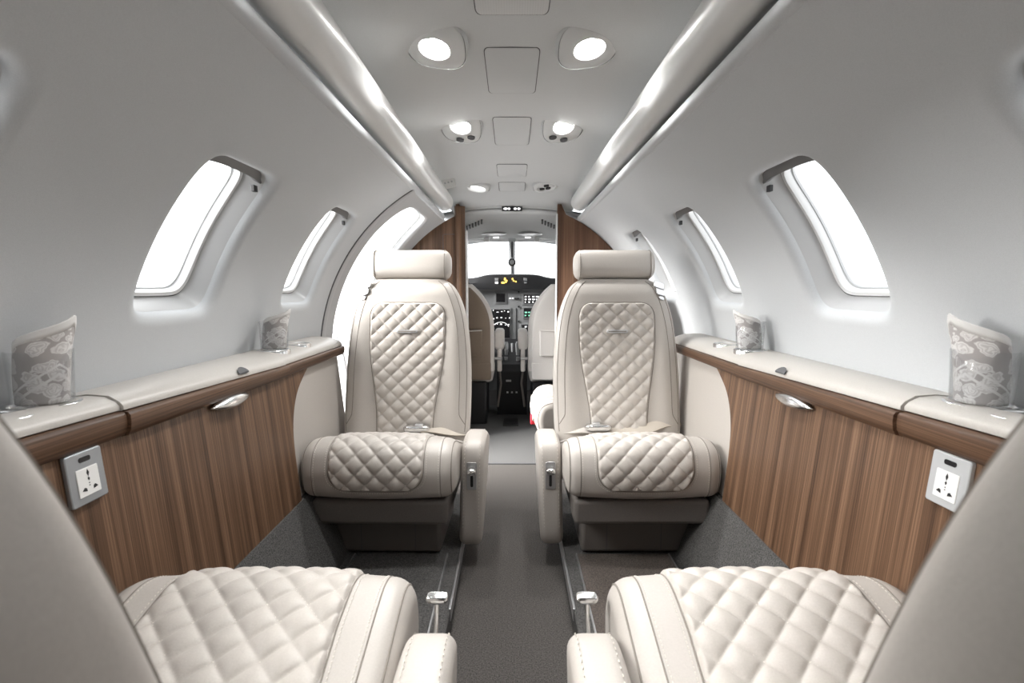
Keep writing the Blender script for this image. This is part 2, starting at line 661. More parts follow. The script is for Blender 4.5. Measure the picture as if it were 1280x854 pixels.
def ceil_panel(y0, y1, hw, m):
    poly = rrect(1, 1, 0.16)
    yc, hy = (y0 + y1) / 2, (y1 - y0) / 2

    def w(k, g, off):
        a, b = poly[k]
        x, y = a * (hw + g), yc + b * (hy + g)
        return (x, y, cz(x, y) - off)
    N = len(poly)
    g = MB().loft([[w(k, 0.0022, -0.001) for k in range(N)], [w(k, 0.0022, 0.0006) for k in range(N)]])
    p = MB().loft([[w(k, 0, -0.001) for k in range(N)], [w(k, 0, 0.0012) for k in range(N)], [w(k, -0.0015, 0.0018) for k in range(N)]])
    po = p.build('access_panel', m, ceiling)
    g.build('panel_gap', 'gap', po)


ceil_panel(0.84, 1.145, 0.074, 'grille')
ceil_panel(1.296, 1.584, 0.066, 'headliner')
ceil_panel(1.80, 2.10, 0.064, 'headliner')
ceil_panel(2.33, 2.54, 0.066, 'headliner')
ceil_panel(2.66, 2.80, 0.066, 'headliner')

# light valance tubes
VX, VZ, VR = 0.354, 0.85 + 0.447, 0.047
for i, side in enumerate((-1, 1)):
    mb = MB()
    rings = []
    for y, r in [(Y_BACK, VR), (2.76, VR), (2.785, VR * 0.97), (2.80, VR * 0.86), (2.808, VR * 0.65), (2.81, VR * 0.3)]:
        rings.append([(side * (VX + r * math.cos(a)), y, VZ + r * math.sin(a) * 1.0) for a in [2 * PI * k / 40 for k in range(40)]])
    mb.loft(rings)
    t = tag(mb.build('trim_%d' % (i + 1), 'valance', angle=50), kind='structure')
    led = MB().box(side * 0.345 - 0.004, side * 0.345 + 0.004, Y_BACK + 0.05, 2.7, VZ + 0.046, VZ + 0.051)
    led.build('cove_light_strip', 'cove_led', t, smooth=False)
    mb = MB()
    mb.box(side * 0.400 - 0.030, side * 0.400 + 0.030, Y_BACK, 2.72, VZ - 0.036, VZ - 0.030)  # added strip closing the tube-to-wall gap against leaking light
    mb.build('valance_light_block', 'valance', t, smooth=False)

# ------------------------------------------------------------------ floor
mb = MB().box(-0.155, 0.155, Y_BACK, 2.45, -0.03, 0.0)
floor = tag(mb.build('floor', 'carpet', smooth=False), kind='structure')
for side in (-1, 1):
    def sx(a, b):
        return (min(side * a, side * b), max(side * a, side * b))
    x0, x1 = sx(0.152, 0.50)
    MB().box(x0, x1, Y_BACK, 1.93, -0.03, 0.065).build('seat_platform', 'carpet_side', floor, bevel=0.006)
    x0, x1 = sx(0.150, 0.156)
    MB().box(x0, x1, 1.2, 1.72, 0.035, 0.0675).build('metal_sill', 'silver', floor, bevel=0.001)
    x0, x1 = sx(0.19, 0.462)
    mt = MB().box(x0, x1, 0.9, 1.46, 0.06, 0.071).build('floor_mat', 'carpet_brown' if side > 0 else 'carpet_side', floor, bevel=0.003)
    for a in (0.188, 0.460):
        x0, x1 = sx(a, a + 0.004)
        MB().box(x0, x1, 0.9, 1.46, 0.06, 0.0725).build('mat_edging', 'silver', mt, smooth=False)
    mb = MB()
    prof = [(0.485, 0.03), (0.487, 0.07), (0.50, 0.115), (0.53, 0.19), (0.568, 0.275), (0.60, 0.275), (0.60, 0.03)]
    mb.loft([[(side * x, y, z) for x, z in prof] for y in (Y_BACK, 1.93)])
    mb.build('side_carpet', 'carpet_side', floor, angle=50)
MB().box(-0.74, 0.74, 2.45, 3.7, -0.03, 0.004).build('entry_carpet', 'carpet_light', floor, smooth=False)
MB().box(-0.74, -0.155, 1.93, 2.45, -0.03, 0.001).build('vestibule_carpet', 'carpet', floor, smooth=False)
MB().box(0.155, 0.74, 1.93, 2.45, -0.03, 0.001).build('vestibule_carpet', 'carpet', floor, smooth=False)
MB().box(-0.155, 0.155, 2.44, 2.456, -0.02, 0.0055).build('threshold_strip', 'gap', floor, smooth=False)
hv = MB().box(-0.055, 0.04, 3.13, 3.30, 0.002, 0.010).build('floor_vent', 'black', floor, bevel=0.002)

# back wall behind the camera
mb = MB().box(-0.74, 0.74, Y_BACK - 0.03, Y_BACK, -0.05, 1.45)
tag(mb.build('wall_back', 'wood_dark', smooth=False), kind='structure')
# ground outside, seen through the doorway
mb = MB().box(-30, 30, -20, 40, -0.95, -0.85)
tag(mb.build('ground', 'apron', smooth=False), kind='structure')

# ------------------------------------------------------------------ wooden divider toward the cockpit


def divider(side, xin, name):
    mb = MB()
    rr = 0.728
    th0 = math.acos(xin / rr)
    th1 = math.asin((1.245 - ZC) / rr)
    pts = []
    # outer arc from the floor up to the top, then straight down the inner edge
    for k in range(41):
        th = -0.90 + (th1 + 0.90) * k / 40
        pts.append((rr * math.cos(th), ZC + rr * math.sin(th)))
    pts.append((xin + 0.02, 1.30))
    pts.append((xin, 1.30))
    pts.append((xin, 0.0))
    pts = [(side * x, z) for x, z in pts]
    mb.prism(pts, lambda a, b, d: (a, d, b), Y_DIV, Y_DIV + 0.035)
    o = mb.build(name, 'wood_divider' if side < 0 else 'wood_dark', smooth=False)
    return tag(o, kind='structure')


dl = divider(-1, 0.285, 'wall_front_left')
dr = divider(1, 0.247, 'wall_front_right')
mb = MB()
mb.loft([[(-0.285 + 0.030 * math.cos(a), Y_DIV + 0.015 + 0.030 * math.sin(a), z) for a in [2 * PI * k / 24 for k in range(24)]] for z in (0.0, 1.29)])
mb.build('rounded_post', 'wood_divider', dl)
mb = MB().box(-0.256, -0.243, Y_DIV + 0.01, Y_DIV + 0.05, 0.0, 1.16)
mb.build('edge_strip', 'white_plastic', dl, bevel=0.003)
mb = MB().box(0.2405, 0.2475, Y_DIV - 0.004, Y_DIV + 0.04, 0.0, 1.25)
mb.build('edge_strip', 'white_plastic', dr, bevel=0.002)
mb = MB()
mb.tube([(-0.375, Y_DIV - 0.0005, 0.75), (-0.375, Y_DIV - 0.0005, 1.135), (-0.37, Y_DIV - 0.0005, 1.14), (-0.312, Y_DIV - 0.0005, 1.14)], 0.0014, 6)
mb.build('locker_joint', 'gap', dl)

# ------------------------------------------------------------------ side ledges with stowed tables


def ldz(y):
    return 0.016 * min(max((1.37 - y) / 0.58, 0), 1.3)


def make_ledge(side, yend, label):
    t = empty('side_ledge', (side * 0.66, 0.5, 0.0))
    tag(t, label, 'side ledge')
    off = Vector(t.location)

    def put(mb, name, m, parent=t, **k):
        mb.v = [tuple(Vector(p) - off) for p in mb.v]
        return mb.build(name, m, parent, **k)
    top = [(0.7265, 0.655), (0.7275, 0.674), (0.715, 0.679), (0.69, 0.679), (0.655, 0.6765), (0.628, 0.669), (0.612, 0.659), (0.606, 0.652), (0.606, 0.646), (0.63, 0.640)]
    rail = [(0.64, 0.646), (0.609, 0.6445), (0.600, 0.6435), (0.5962, 0.640), (0.5955, 0.632), (0.5970, 0.622), (0.6015, 0.6155), (0.612, 0.6135), (0.64, 0.6135)]
    segs = [(Y_BACK + 0.05, 0.7885, 0.0), (0.790, 1.3695, 0.005), (1.371, yend, 0.0)]
    for k, (a, b, proud) in enumerate(segs):
        ys = np.linspace(a, b, 14)

        def ring(prof, y, sc=1.0):
            mxs = 0.62
            out = []
            for x, z in prof:
                xx = x - (proud if x < 0.64 else 0)
                if prof is rail:
                    zz = z + ldz(y) * (0.4 + 0.6 * max(0.0, (z - 0.6135) / 0.0325))
                else:
                    zz = z + ldz(y) * min(1.0, max(0.0, (0.70 - x) / 0.085)) + (proud * 0.35 if z > 0.66 and x < 0.70 else 0)
                if sc != 1.0:
                    xx = 0.67 + (xx - 0.67) * sc
                    zz = 0.655 + (zz - 0.655) * sc
                out.append((side * xx, y, zz))
            return out
        rs = [ring(top, y) for y in ys]
        if k == 2:
            rs += [ring(top, yend + 0.012, 0.97), ring(top, yend + 0.022, 0.88), ring(top, yend + 0.026, 0.6)]
        put(MB().loft(rs), 'ledge_pad', 'ledge_leather', angle=50)
        rs = [ring(rail, y) for y in ys]
        if k == 2:
            rs += [ring(rail, yend + 0.012, 0.97), ring(rail, yend + 0.02, 0.9)]
        put(MB().loft(rs), 'wooden_rail', 'wood_rail', angle=50)
    # thin dark core under the pads closes the joints
    put(MB().loft([[(side * x, y, z + (ldz(y) if 0.64 < z and x < 0.7 else 0)) for x, z in ((0.725, 0.63), (0.725, 0.665), (0.63, 0.656), (0.614, 0.646), (0.614, 0.616), (0.63, 0.612))] for y in np.linspace(Y_BACK + 0.05, yend, 12)]),
        'ledge_core', 'gap', angle=30)

    def pan(y, z, d):
        x = 0.608 - (0.622 - z) * (0.036 / 0.352)
        return (side * (x + d), y, z)
    edge = spline([(1.56, 0.628), (1.50, 0.60), (1.43, 0.555), (1.385, 0.49), (1.368, 0.41), (1.365, 0.27)], 26)
    poly = [(Y_BACK + 0.05, 0.265), (Y_BACK + 0.05, 0.628)] + [tuple(p) for p in edge]
    put(MB().prism(poly, pan, 0.0, 0.010), 'wood_panel', 'wood', smooth=False)
    poly = [(1.30, 0.02), (1.30, 0.64), (yend - 0.01, 0.64), (yend - 0.01, 0.02)]
    put(MB().prism(poly, pan, 0.011, 0.03), 'leather_panel', 'grey_panel', smooth=False, bevel=0.004)
    put(MB().tube([pan(y, z, 0.004) for y, z in edge], 0.0022, 8), 'panel_edging', 'silver')
    # leaf shaped pull of the stowed table
    mb = MB()
    rings = []
    for i in range(25):
        u = -1 + 2 * i / 24
        h = 0.0145 * max(1 - u * u, 0.0) ** 0.8 + 0.0006
        dpt = 0.017 * max(1 - u * u, 0.0) ** 0.6 + 0.0008
        y = 1.09 + u * 0.072
        zc = 0.6095
        rings.append([(side * (0.600 - dpt * math.cos(a) if math.cos(a) > 0 else 0.602), y, zc + h * math.sin(a)) for a in [2 * PI * k / 20 for k in range(20)]])
    put(mb.loft(rings), 'table_pull', 'chrome', angle=60)
    # finger notch in the table lid
    mb = MB()
    poly = [(0.020 * math.cos(a), 0.012 * math.sin(a)) for a in [PI * k / 12 for k in range(13)]]
    mb.prism(poly, lambda a, b, d: (side * (0.5985 + b * 0.9), 1.15 + a, 0.6535 + ldz(1.15) + b * 0.9 + d), 0.0, 0.0035)
    put(mb, 'finger_notch', 'gap', smooth=False)
    # cup holder rims
    for y, x, r in ((0.738, 0.678, 0.042), (0.655, 0.668, 0.040), (1.445, 0.668, 0.040), (1.60, 0.668, 0.038)):
        mb = MB()
        zt = 0.6785 + ldz(y) * 0.3
        rings = []
        for rr_, dz in ((r - 0.004, -0.012), (r - 0.004, -0.001), (r - 0.002, 0.001), (r + 0.003, 0.0008), (r + 0.005, -0.002), (r + 0.005, -0.02)):
            rings.append([(side * (x + rr_ * math.cos(a)), y + rr_ * math.sin(a), zt + dz) for a in [2 * PI * k / 40 for k in range(40)]])
        mb.grid(rings, False, True)
        cp = put(mb, 'cup_holder', 'chrome', angle=50)
        mb = MB()
        mb.loft([[(side * (x + (r - 0.005) * math.cos(a)), y + (r - 0.005) * math.sin(a), zt + dz) for a in [2 * PI * k / 32 for k in range(32)]] for dz in (-0.012, -0.006)])
        put(mb, 'cup_well', 'frame_plastic', cp)
    return t


ledge_l = make_ledge(-1, 1.835, 'beige leather side ledge over walnut panel, ending at the entry door')
ledge_r = make_ledge(1, 1.96, 'beige leather side ledge over walnut panel, opposite the entry door')


def make_outlet(side, yc, label, pm):
    t = empty('power_outlet', (side * 0.6030, yc, 0.586))
    tag(t, label, 'power outlet', 'power outlets on the wooden panels')
    lean = 0.036 / 0.352

    def put(mb, name, m, parent=t, **k):
        mb.v = [(side * (-(d)) + side * (z * lean), y, z) for (y, z, d) in mb.v]
        return mb.build(name, m, parent, **k)

    def pr(poly, d0, d1, cy=0, cz_=0):
        return MB().prism([(a + cy, b + cz_) for a, b in poly], lambda a, b, d: (a, b, d), d0, d1)
    put(pr(rrect(0.031, 0.0365, 0.004), -0.0012, 0.006), 'plate', pm, bevel=0.0015)
    sk = put(pr(rrect(0.0185, 0.0195, 0.0015), 0.004, 0.0072, 0, -0.006), 'socket', 'socket_white', bevel=0.0006)
    put(pr(rrect(0.010, 0.0035, 0.003), 0.004, 0.0066, 0, 0.0255), 'indicator_window', 'black_gloss', smooth=False)
    dia = [(0, 0.0052), (0.0022, 0), (0, -0.0052), (-0.0022, 0)]
    put(pr(dia, 0.006, 0.0076, 0, 0.006), 'slot', 'black', sk, smooth=False)
    put(pr([(a * .8, b * .55) for a, b in dia], 0.006, 0.0076, 0, -0.0025), 'slot', 'black', sk, smooth=False)
    for s_ in (-1, 1):
        tri = [(s_ * 0.0055, -0.019), (s_ * 0.0135, -0.017), (s_ * 0.0090, -0.0130), (s_ * 0.0060, -0.0145)]
        put(pr(tri, 0.006, 0.0076, 0, 0), 'slot', 'black', sk, smooth=False)
    for z in (-0.0085, -0.012):
        put(pr(rrect(0.001, 0.0008, 0.0005, 2), 0.006, 0.0075, 0, z), 'slot', 'gap', sk, smooth=False)
    return t


make_outlet(-1, 0.708, 'grey power outlet plate on the dark walnut panel', 'plate_grey')
make_outlet(1, 0.690, 'white power outlet plate on the lighter walnut panel', 'plate_white')


# ------------------------------------------------------------------ napkins in tumblers
def make_napkin(x, y, z, face, flip, sc, label, glabel):
    """face = direction (radians) the wrapped front looks to"""
    t = empty('napkin', (x, y, z))
    tag(t, label, 'napkin')
    rad = 0.0345

    def height(u):      # u 0..1 across the front
        if flip:
            u = 1 - u
        return 0.001 + (np.interp(u, [0, 0.25, 0.55, 0.78, 0.86, 1.0], [0.088, 0.104, 0.120, 0.133, 0.130, 0.104])) * sc
    N, Mv = 40, 26

    def pt(u, v, off=0.0):
        a = face + (u - 0.5) * 3.9
        h = height(u) * v
        flare = rad - 0.004 + 0.0045 * v + off + 0.0012 * math.sin(9 * u + 3)
        leanx = -math.copysign(0.012, x) * v * v
        return (flare * math.cos(a) + leanx, flare * math.sin(a) * 1.0, h), (u if not flip else 1 - u, h * 10)
    vs, uv, fs = [], [], []
    for i in range(N + 1):
        for j in range(Mv + 1):
            p, w = pt(i / N, j / Mv)
            vs.append(p)
            uv.append(w)
    for i in range(N):
        for j in range(Mv):
            a = i * (Mv + 1) + j
            fs.append((a, a + Mv + 1, a + Mv + 2, a + 1))
    me = bpy.data.meshes.new('cloth')
    me.from_pydata(vs, [], fs)
    ul = me.uv_layers.new(name='UVMap')
    for lp in me.loops:
        ul.data[lp.index].uv = uv[lp.vertex_index]
    me.materials.append(MATS['napkin_cloth'])
    me.shade_smooth()
    o = bpy.data.objects.new('cloth', me)
    COL.objects.link(o)
    o.parent = t
    so = o.modifiers.new('thick', 'SOLIDIFY')
    so.thickness = 0.0014
    so.offset = 0
    # hem band along the top edge, and an inner fold behind it
    mb = MB()
    mb.grid([[pt(i / N, v, 0.0013)[0] for v in (0.875, 0.93, 0.985, 1.0)] for i in range(N + 1)])
    h = mb.build('hem', 'napkin_hem', t, fix=False)
    so = h.modifiers.new('thick', 'SOLIDIFY')
    so.thickness = 0.001
    mb = MB()
    rows = []
    for i in range(N + 1):
        u = i / N
        row = []
        for v in (0.0, 0.35, 0.7, 1.0):
            a = face + (u - 0.5) * 3.4
            rr = (rad - 0.012) * (1 - 0.2 * v)
            row.append((rr * math.cos(a) - math.copysign(0.012, x) * v * v, rr * math.sin(a), v * height(u) * 0.86))
        rows.append(row)
    mb.grid(rows)
    f = mb.build('inner_fold', 'napkin_hem', t, fix=False)
    so = f.modifiers.new('thick', 'SOLIDIFY')
    so.thickness = 0.0015
    # tumbler
    g = MB()
    prof = [(0.0, 0.000), (0.034, 0.000), (0.0355, 0.002), (0.0385, 0.078), (0.0378, 0.0788), (0.0370, 0.078), (0.0345, 0.004)]
    g.grid([[(r * math.cos(a), r * math.sin(a), zz) for a in [2 * PI * k / 48 for k in range(48)]] for r, zz in prof], False, True)
    go = g.build('glass_tumbler', 'tumbler', None, angle=60)
    go.location = (x, y, z - 0.0035)
    tag(go, glabel, 'tumbler', 'tumblers in the ledge cup holders')
    return t


make_napkin(-0.676, 0.738, 0.6865, -0.75, False, 0.93, 'tall folded paisley napkin beside the grey power outlet', 'clear tumbler holding the napkin near the grey power outlet')
make_napkin(0.676, 0.738, 0.6865, PI + 0.75, True, 0.95, 'tall folded paisley napkin beside the white power outlet', 'clear tumbler holding the napkin near the white power outlet')
make_napkin(-0.664, 1.445, 0.6825, -1.0, False, 0.82, 'small folded napkin on the ledge end by the entry door', 'clear tumbler holding the napkin by the entry door')
make_napkin(0.664, 1.445, 0.6825, PI + 1.0, True, 0.80, 'small folded napkin on the ledge end opposite the entry door', 'clear tumbler holding the napkin opposite the entry door')


# ------------------------------------------------------------------ passenger seats
CUSH = [(-0.05, 0.330), (0.06, 0.350), (0.18, 0.388), (0.27, 0.420), (0.33, 0.428), (0.380, 0.408), (0.403, 0.362),
        (0.402, 0.312), (0.388, 0.278), (0.35, 0.263), (0.2, 0.258), (0.0, 0.255), (-0.05, 0.268)]
EXT = 0.0


def set_ext(e):
    global EXT, CR, CN, CL
    EXT = e
    CR = spline([(y - e * min(max((0.27 - y) / 0.32, 0), 1), z) for y, z in CUSH], 220, True)
    t_ = np.roll(CR, -1, 0) - np.roll(CR, 1, 0)
    t_ /= np.linalg.norm(t_, axis=1)[:, None]
    CN = np.c_[-t_[:, 1], t_[:, 0]]                # outward normals (ring runs rear -> front over the top)
    CL = np.r_[0, np.cumsum(np.linalg.norm(np.diff(CR, axis=0), axis=1))]


set_ext(0.0)
CW = 0.216


def cush_inset(x):
    e = 0.034
    d = abs(x) - (CW - e)
    if d <= 0:
        return 0.010 * (x / CW) ** 2
    q = min(d / e, 1)
    return 0.010 * (x / CW) ** 2 + e * (1 - math.sqrt(max(1 - q * q, 0)))


def cush(x, v, off=0.0):
    """point on the cushion at lateral x and arc position v from the rear top edge, and its normal"""
    y, z = np.interp(v, CL, CR[:, 0]), np.interp(v, CL, CR[:, 1])
    ny, nz = np.interp(v, CL, CN[:, 0]), np.interp(v, CL, CN[:, 1])
    i = cush_inset(x) - off
    return Vector((x, y - ny * i, z - nz * i)), Vector((0, ny, nz)).normalized()


class Back:
    def __init__(s, rec):
        s.r = rec
        s.L = 0.562
        s.ax = Vector((0, -math.sin(rec), math.cos(rec)))
        s.nr = Vector((0, math.cos(rec), math.sin(rec)))
        s.o = Vector((0, -0.002 - EXT, 0.325))
        ks = spline([(0, 0.213), (0.1, 0.218), (0.25, 0.218), (0.38, 0.208), (0.46, 0.192), (0.52, 0.168), (0.548, 0.145), (0.562, 0.12)], 120)
        s.k = ks

    def hw(s, t):
        return float(np.interp(t, s.k[:, 0], s.k[:, 1]))

    def fr(s, x, t):
        h = s.hw(t)
        q = min(abs(x) / h, 1.0)
        e = 0.045 * (1 - q ** 5) ** 0.25 if q < 1 else 0
        e += 0.008 * math.exp(-((abs(x) - 0.165) / 0.035) ** 2) * min(1, max(0, (0.5 - t) / 0.15))     # side bolsters
        top = max(0, (t - 0.50) / 0.062)
        e *= math.sqrt(max(1 - min(top, 1) ** 2 * 0.75, 0.02))
        e -= 0.012 * math.sin(PI * min(t / 0.5, 1))            # gentle hollow
        return e + 0.01

    def p(s, x, t, off=0.0):
        return s.o + s.ax * t + s.nr * (s.fr(x, t) + off) + Vector((x, 0, 0)), s.nr


def quilt_mesh(S, v0, v1, hwf, dx, dy, amp, vph, round0, round1):
    """quilted panel on surface S(x, v, off); half width hwf(v); rounded ends"""
    nv = int((v1 - v0) / 0.0026)
    nx = 100

    def hw(v):
        h = hwf(v)
        for rd, d in ((round0, v - v0), (round1, v1 - v)):
            if rd and d < rd:
                q = 1 - max(d, 0) / rd
                h = h - rd + rd * (max(1 - q ** 2.6, 0) ** (1 / 2.6))
        return h
    P = []
    for j in range(nv + 1):
        f = j / nv
        f = 0.5 - 0.5 * math.cos(PI * f) if (round0 and round1) else (1 - (1 - f) ** 1.25 if round1 else f)
        v = v0 + (v1 - v0) * f
        h = hw(v)
        row = []
        for i in range(nx + 1):
            x = h * (-1 + 2 * i / nx)
            a, b = PI * (x / dx + (v - vph) / dy), PI * (x / dx - (v - vph) / dy)
            k = (abs(math.sin(a)) * abs(math.sin(b))) ** 0.42
            ed = min(h - abs(x), (v1 - v) if round1 else 1, (v - v0) if round0 else 1)
            fade = min(1, ed / 0.006)
            row.append(S(x, v, -0.0035 * (1 - fade) + fade * (0.0008 + amp * k))[0])
        P.append(row)
    lines = []
    # stitch runs along both diagonals
    kmax = int((0.3 / dx) + ((v1 - v0 + 0.2) / dy)) + 2
    for sg in (1, -1):
        for k in range(-kmax, kmax + 1):
            run = []
            nstep = int(1.0 / 0.0046)
            for q in range(nstep):
                v = v0 - 0.0 + (v1 - v0) * q / nstep * 1.0
                x = dx * (k - sg * (v - vph) / dy)
                if abs(x) < hw(v) - 0.004 and v < v1 - 0.003 and v > v0 + (0.003 if round0 else 0):
                    run.append((x, v))
                else:
                    if len(run) > 3:
                        lines.append(run)
                    run = []
            if len(run) > 3:
                lines.append(run)
    border = []
    for j in range(nv + 1):
        f = j / nv
        v = v0 + (v1 - v0) * (1 - (1 - f) ** 1.6 if round1 and not round0 else 0.5 - 0.5 * math.cos(PI * f))
        border.append((hw(v), v))
    left = [(-h, v) for h, v in border]
    right = [(h, v) for h, v in reversed(border)]
    loop = left + right if round1 else left
    return P, lines, loop


def stitches(S, runs, off, L=0.0042, gap=0.0026, w=0.0006):
    """short raised thread dashes along (x, v) polylines"""
    mb = MB()
    for run in runs:
        pts = [S(x, v, off) for x, v in run]
        acc = [0.0]
        for a, b in zip(pts, pts[1:]):
            acc.append(acc[-1] + (b[0] - a[0]).length)
        tot = acc[-1]
        cnt = int(tot / (L + gap))
        xs = np.array([tuple(p[0]) for p in pts])
        for k in range(cnt):
            a0, a1 = k * (L + gap), k * (L + gap) + L
            A = Vector([np.interp(a0, acc, xs[:, c]) for c in range(3)])
            B = Vector([np.interp(a1, acc, xs[:, c]) for c in range(3)])
            ni = min(int(np.searchsorted(acc, a0)), len(pts) - 1)
            nrm = pts[ni][1]
            d = (B - A).normalized()
            sd = d.cross(nrm).normalized() * w
            up = nrm * 0.0009
            mb.add([A - sd, A + sd, B + sd, B - sd, (A + B) / 2 - sd * .8 + up, (A + B) / 2 + sd * .8 + up],
                   [(0, 1, 5, 4), (2, 3, 4, 5), (1, 2, 5), (3, 0, 4)])
    return mb


def dense(run, n):
    r = np.array(run, float)
    d = np.r_[0, np.cumsum(np.linalg.norm(np.diff(r, axis=0), axis=1))]
    q = np.linspace(0, d[-1], n)
    return [(np.interp(t, d, r[:, 0]), np.interp(t, d, r[:, 1])) for t in q]


def make_seat(loc, rz, m, rec, label, detail=True, arm=True, raised=False, belt=0, ext=0.0):
    """m = +1: armrest on local +x; -1: on local -x"""
    set_ext(ext)
    t = empty('passenger_seat', loc, rz)
    tag(t, label, 'seat', 'quilted passenger seats')

    def put(mb, name, mt, parent=t, **k):
        if m < 0:
            mb.mirror()
        return mb.build(name, mt, parent, **k)
    # --- cushion
    xs = [CW * math.sin(PI / 2 * u) if False else CW * u for u in np.linspace(-1, 1, 41)]
    e = [CW - 0.034 * (1 - math.sin(a)) for a in np.linspace(0, PI / 2, 9)]
    xs = sorted(set([round(-q, 5) for q in e] + [round(q, 5) for q in e] + [round(q, 5) for q in np.linspace(-(CW - 0.034), CW - 0.034, 21)]))
    rings = []
    for x in xs:
        i = cush_inset(x)
        rings.append([(x, y - ny * i, z - nz * i) for (y, z), (ny, nz) in zip(CR, CN)])
    cu = put(MB().loft(rings), 'cushion', 'leather', angle=70)
    v_end = float(CL[np.argmin(np.abs(CR[:, 1] - 0.297) + (CR[:, 0] < 0.36) * 9)])
    P, lines, loop = quilt_mesh(cush, 0.012, v_end, lambda v: 0.152 - 0.020 * min(v / 0.4, 1), 0.0555, 0.0555, 0.0080, 0.02, 0, 0.075)
    q = put(MB().grid(P), 'quilted_panel', 'leather_quilt', cu, angle=80)
    s_ = put(stitches(cush, lines, 0.0012), 'stitching', 'stitch', cu, smooth=False, fix=False)
    s_['kind'] = 'stuff'
    mb = MB().tube([cush(x, v, 0.0)[0] for x, v in dense(loop, 160)], 0.0013, 6)
    put(mb, 'panel_seam', 'seam', cu)
    outer = [(x + math.copysign(0.0065, x) * (1 if v < v_end - 0.02 else 0.3), v + (0.0065 if v > v_end - 0.06 else 0) * 1.0) for x, v in loop]
    runs = [dense(outer, 200)]
    for sx_ in (-0.176, 0.176):
        mb = MB().tube([cush(sx_, v, -0.0002)[0] for v in np.linspace(0.01, v_end + 0.06, 80)], 0.0013, 6)
        put(mb, 'side_seam', 'seam', cu)
        runs.append([(sx_ - math.copysign(0.005, sx_), v) for v in np.linspace(0.01, v_end + 0.05, 80)])
    for sx_ in (-0.2045, 0.2045):
        mb = MB().tube([cush(sx_, v, 0.0002)[0] for v in np.linspace(0.01, v_end + 0.06, 80)], 0.0016, 6)
        put(mb, 'side_seam', 'seam', cu)
    s_ = put(stitches(cush, runs, 0.0004), 'stitching', 'stitch', cu, smooth=False, fix=False)
    s_['kind'] = 'stuff'
    # --- backrest
    B = Back(rec)
    nt, nx = 70, 60
    ts = [B.L * (1 - (1 - k / nt) ** 1.5) for k in range(nt + 1)]
    rings = []
    for tt in ts:
        h = B.hw(tt)
        ring = []
        for k in range(nx + 1):
            u = math.sin(-PI / 2 + PI * k / nx)
            x = h * u
            ring.append(B.p(x, tt)[0])
        top = max(0, (tt - 0.50) / 0.062)
        bk = -0.065 * math.sqrt(max(1 - min(top, 1) ** 2 * 0.6, 0.02))
        for k in range(1, nx, 2):
            u = math.sin(PI / 2 - PI * k / nx)
            ring.append(B.o + B.ax * tt + B.nr * (bk * (1 - abs(u) ** 4) ** 0.25) + Vector((h * u, 0, 0)))
        rings.append(ring)
    bk = put(MB().loft(rings), 'backrest', 'leather', angle=70)
    P, lines, loop = quilt_mesh(B.p, 0.03, 0.475, lambda v: 0.096 + 0.036 * (0.5 - 0.5 * math.cos(PI * min(max((v - 0.03) / 0.33, 0), 1))), 0.054, 0.052, 0.0068, 0.01, 0, 0.06)
    put(MB().grid(P), 'quilted_panel', 'leather_quilt', bk, angle=80)
    s_ = put(stitches(B.p, lines, 0.0012), 'stitching', 'stitch', bk, smooth=False, fix=False)
    s_['kind'] = 'stuff'
    put(MB().tube([B.p(x, v, 0.0)[0] for x, v in dense(loop, 160)], 0.0013, 6), 'panel_seam', 'seam', bk)
    for sg in (-1, 1):
        o1 = [(sg * (B.hw(v) - 0.012), v) for v in np.linspace(0.03, 0.545, 60)]
        i1 = [(sg * (B.hw(0.06) - 0.014), 0.055), (sg * (B.hw(0.09) - 0.034), 0.085)] + [(sg * (B.hw(v) - 0.036), v) for v in np.linspace(0.11, 0.552, 60)]
        put(MB().tube([B.p(x, v, 0.0)[0] for x, v in o1], 0.0013, 6), 'side_seam', 'seam', bk)
        put(MB().tube([B.p(x, v, 0.0)[0] for x, v in dense(i1, 70)], 0.0013, 6), 'side_seam', 'seam', bk)
    # slim slotted trim on the back panel
    mb = MB()
    poly = rrect(0.037, 0.0055, 0.0054)
    mb.prism(poly, lambda a, b, d: B.o + B.ax * (0.372 + b) + B.nr * (B.fr(0, 0.372) + d) + Vector((a, 0, 0)), 0.002, 0.0105)
    em = put(mb, 'slot_trim', 'silver', bk, bevel=0.001)
    mb = MB().prism(rrect(0.031, 0.0018, 0.0017), lambda a, b, d: B.o + B.ax * (0.372 + b) + B.nr * (B.fr(0, 0.372) + d) + Vector((a, 0, 0)), 0.009, 0.0112)
    put(mb, 'slot', 'seam', em, smooth=False)
    # --- headrest
    sec = superell(0.046, 0.052, 3.2, 40)
    rings = []
    hwid = 0.144
    us = [-1, -0.985, -0.95, -0.90] + list(np.linspace(-0.85, 0.85, 15)) + [0.90, 0.95, 0.985, 1]
    for u in us:
        k = (1 - abs(u) ** 14) ** 0.5 * 0.72 + 0.28 if abs(u) < 1 else 0.28
        k *= 1.0 - 0.02 * (1 - u * u)
        rings.append([B.o + B.ax * (0.617 + b * k) + B.nr * (0.012 + a * k) + Vector((hwid * u, 0, 0)) for a, b in sec])
    hr = put(MB().loft(rings), 'headrest', 'leather', angle=70)
    for u in (-0.86, 0.86):
        mb = MB().tube([B.o + B.ax * (0.617 + b * 0.982) + B.nr * (0.012 + a * 0.982) + Vector((hwid * u, 0, 0)) for a, b in sec + sec[:1]], 0.0013, 6)
        put(mb, 'headrest_seam', 'seam', hr)
    # --- base
    mb = MB().box(-0.19, 0.19, -0.02, 0.372, 0.19, 0.262)
    put(mb, 'skirt', 'leather_dark', bevel=0.012, segs=3)
    mb = MB().box(-0.16, 0.16, 0.0 - EXT, 0.30, 0.071 if loc[1] < 2 else 0.06, 0.192)
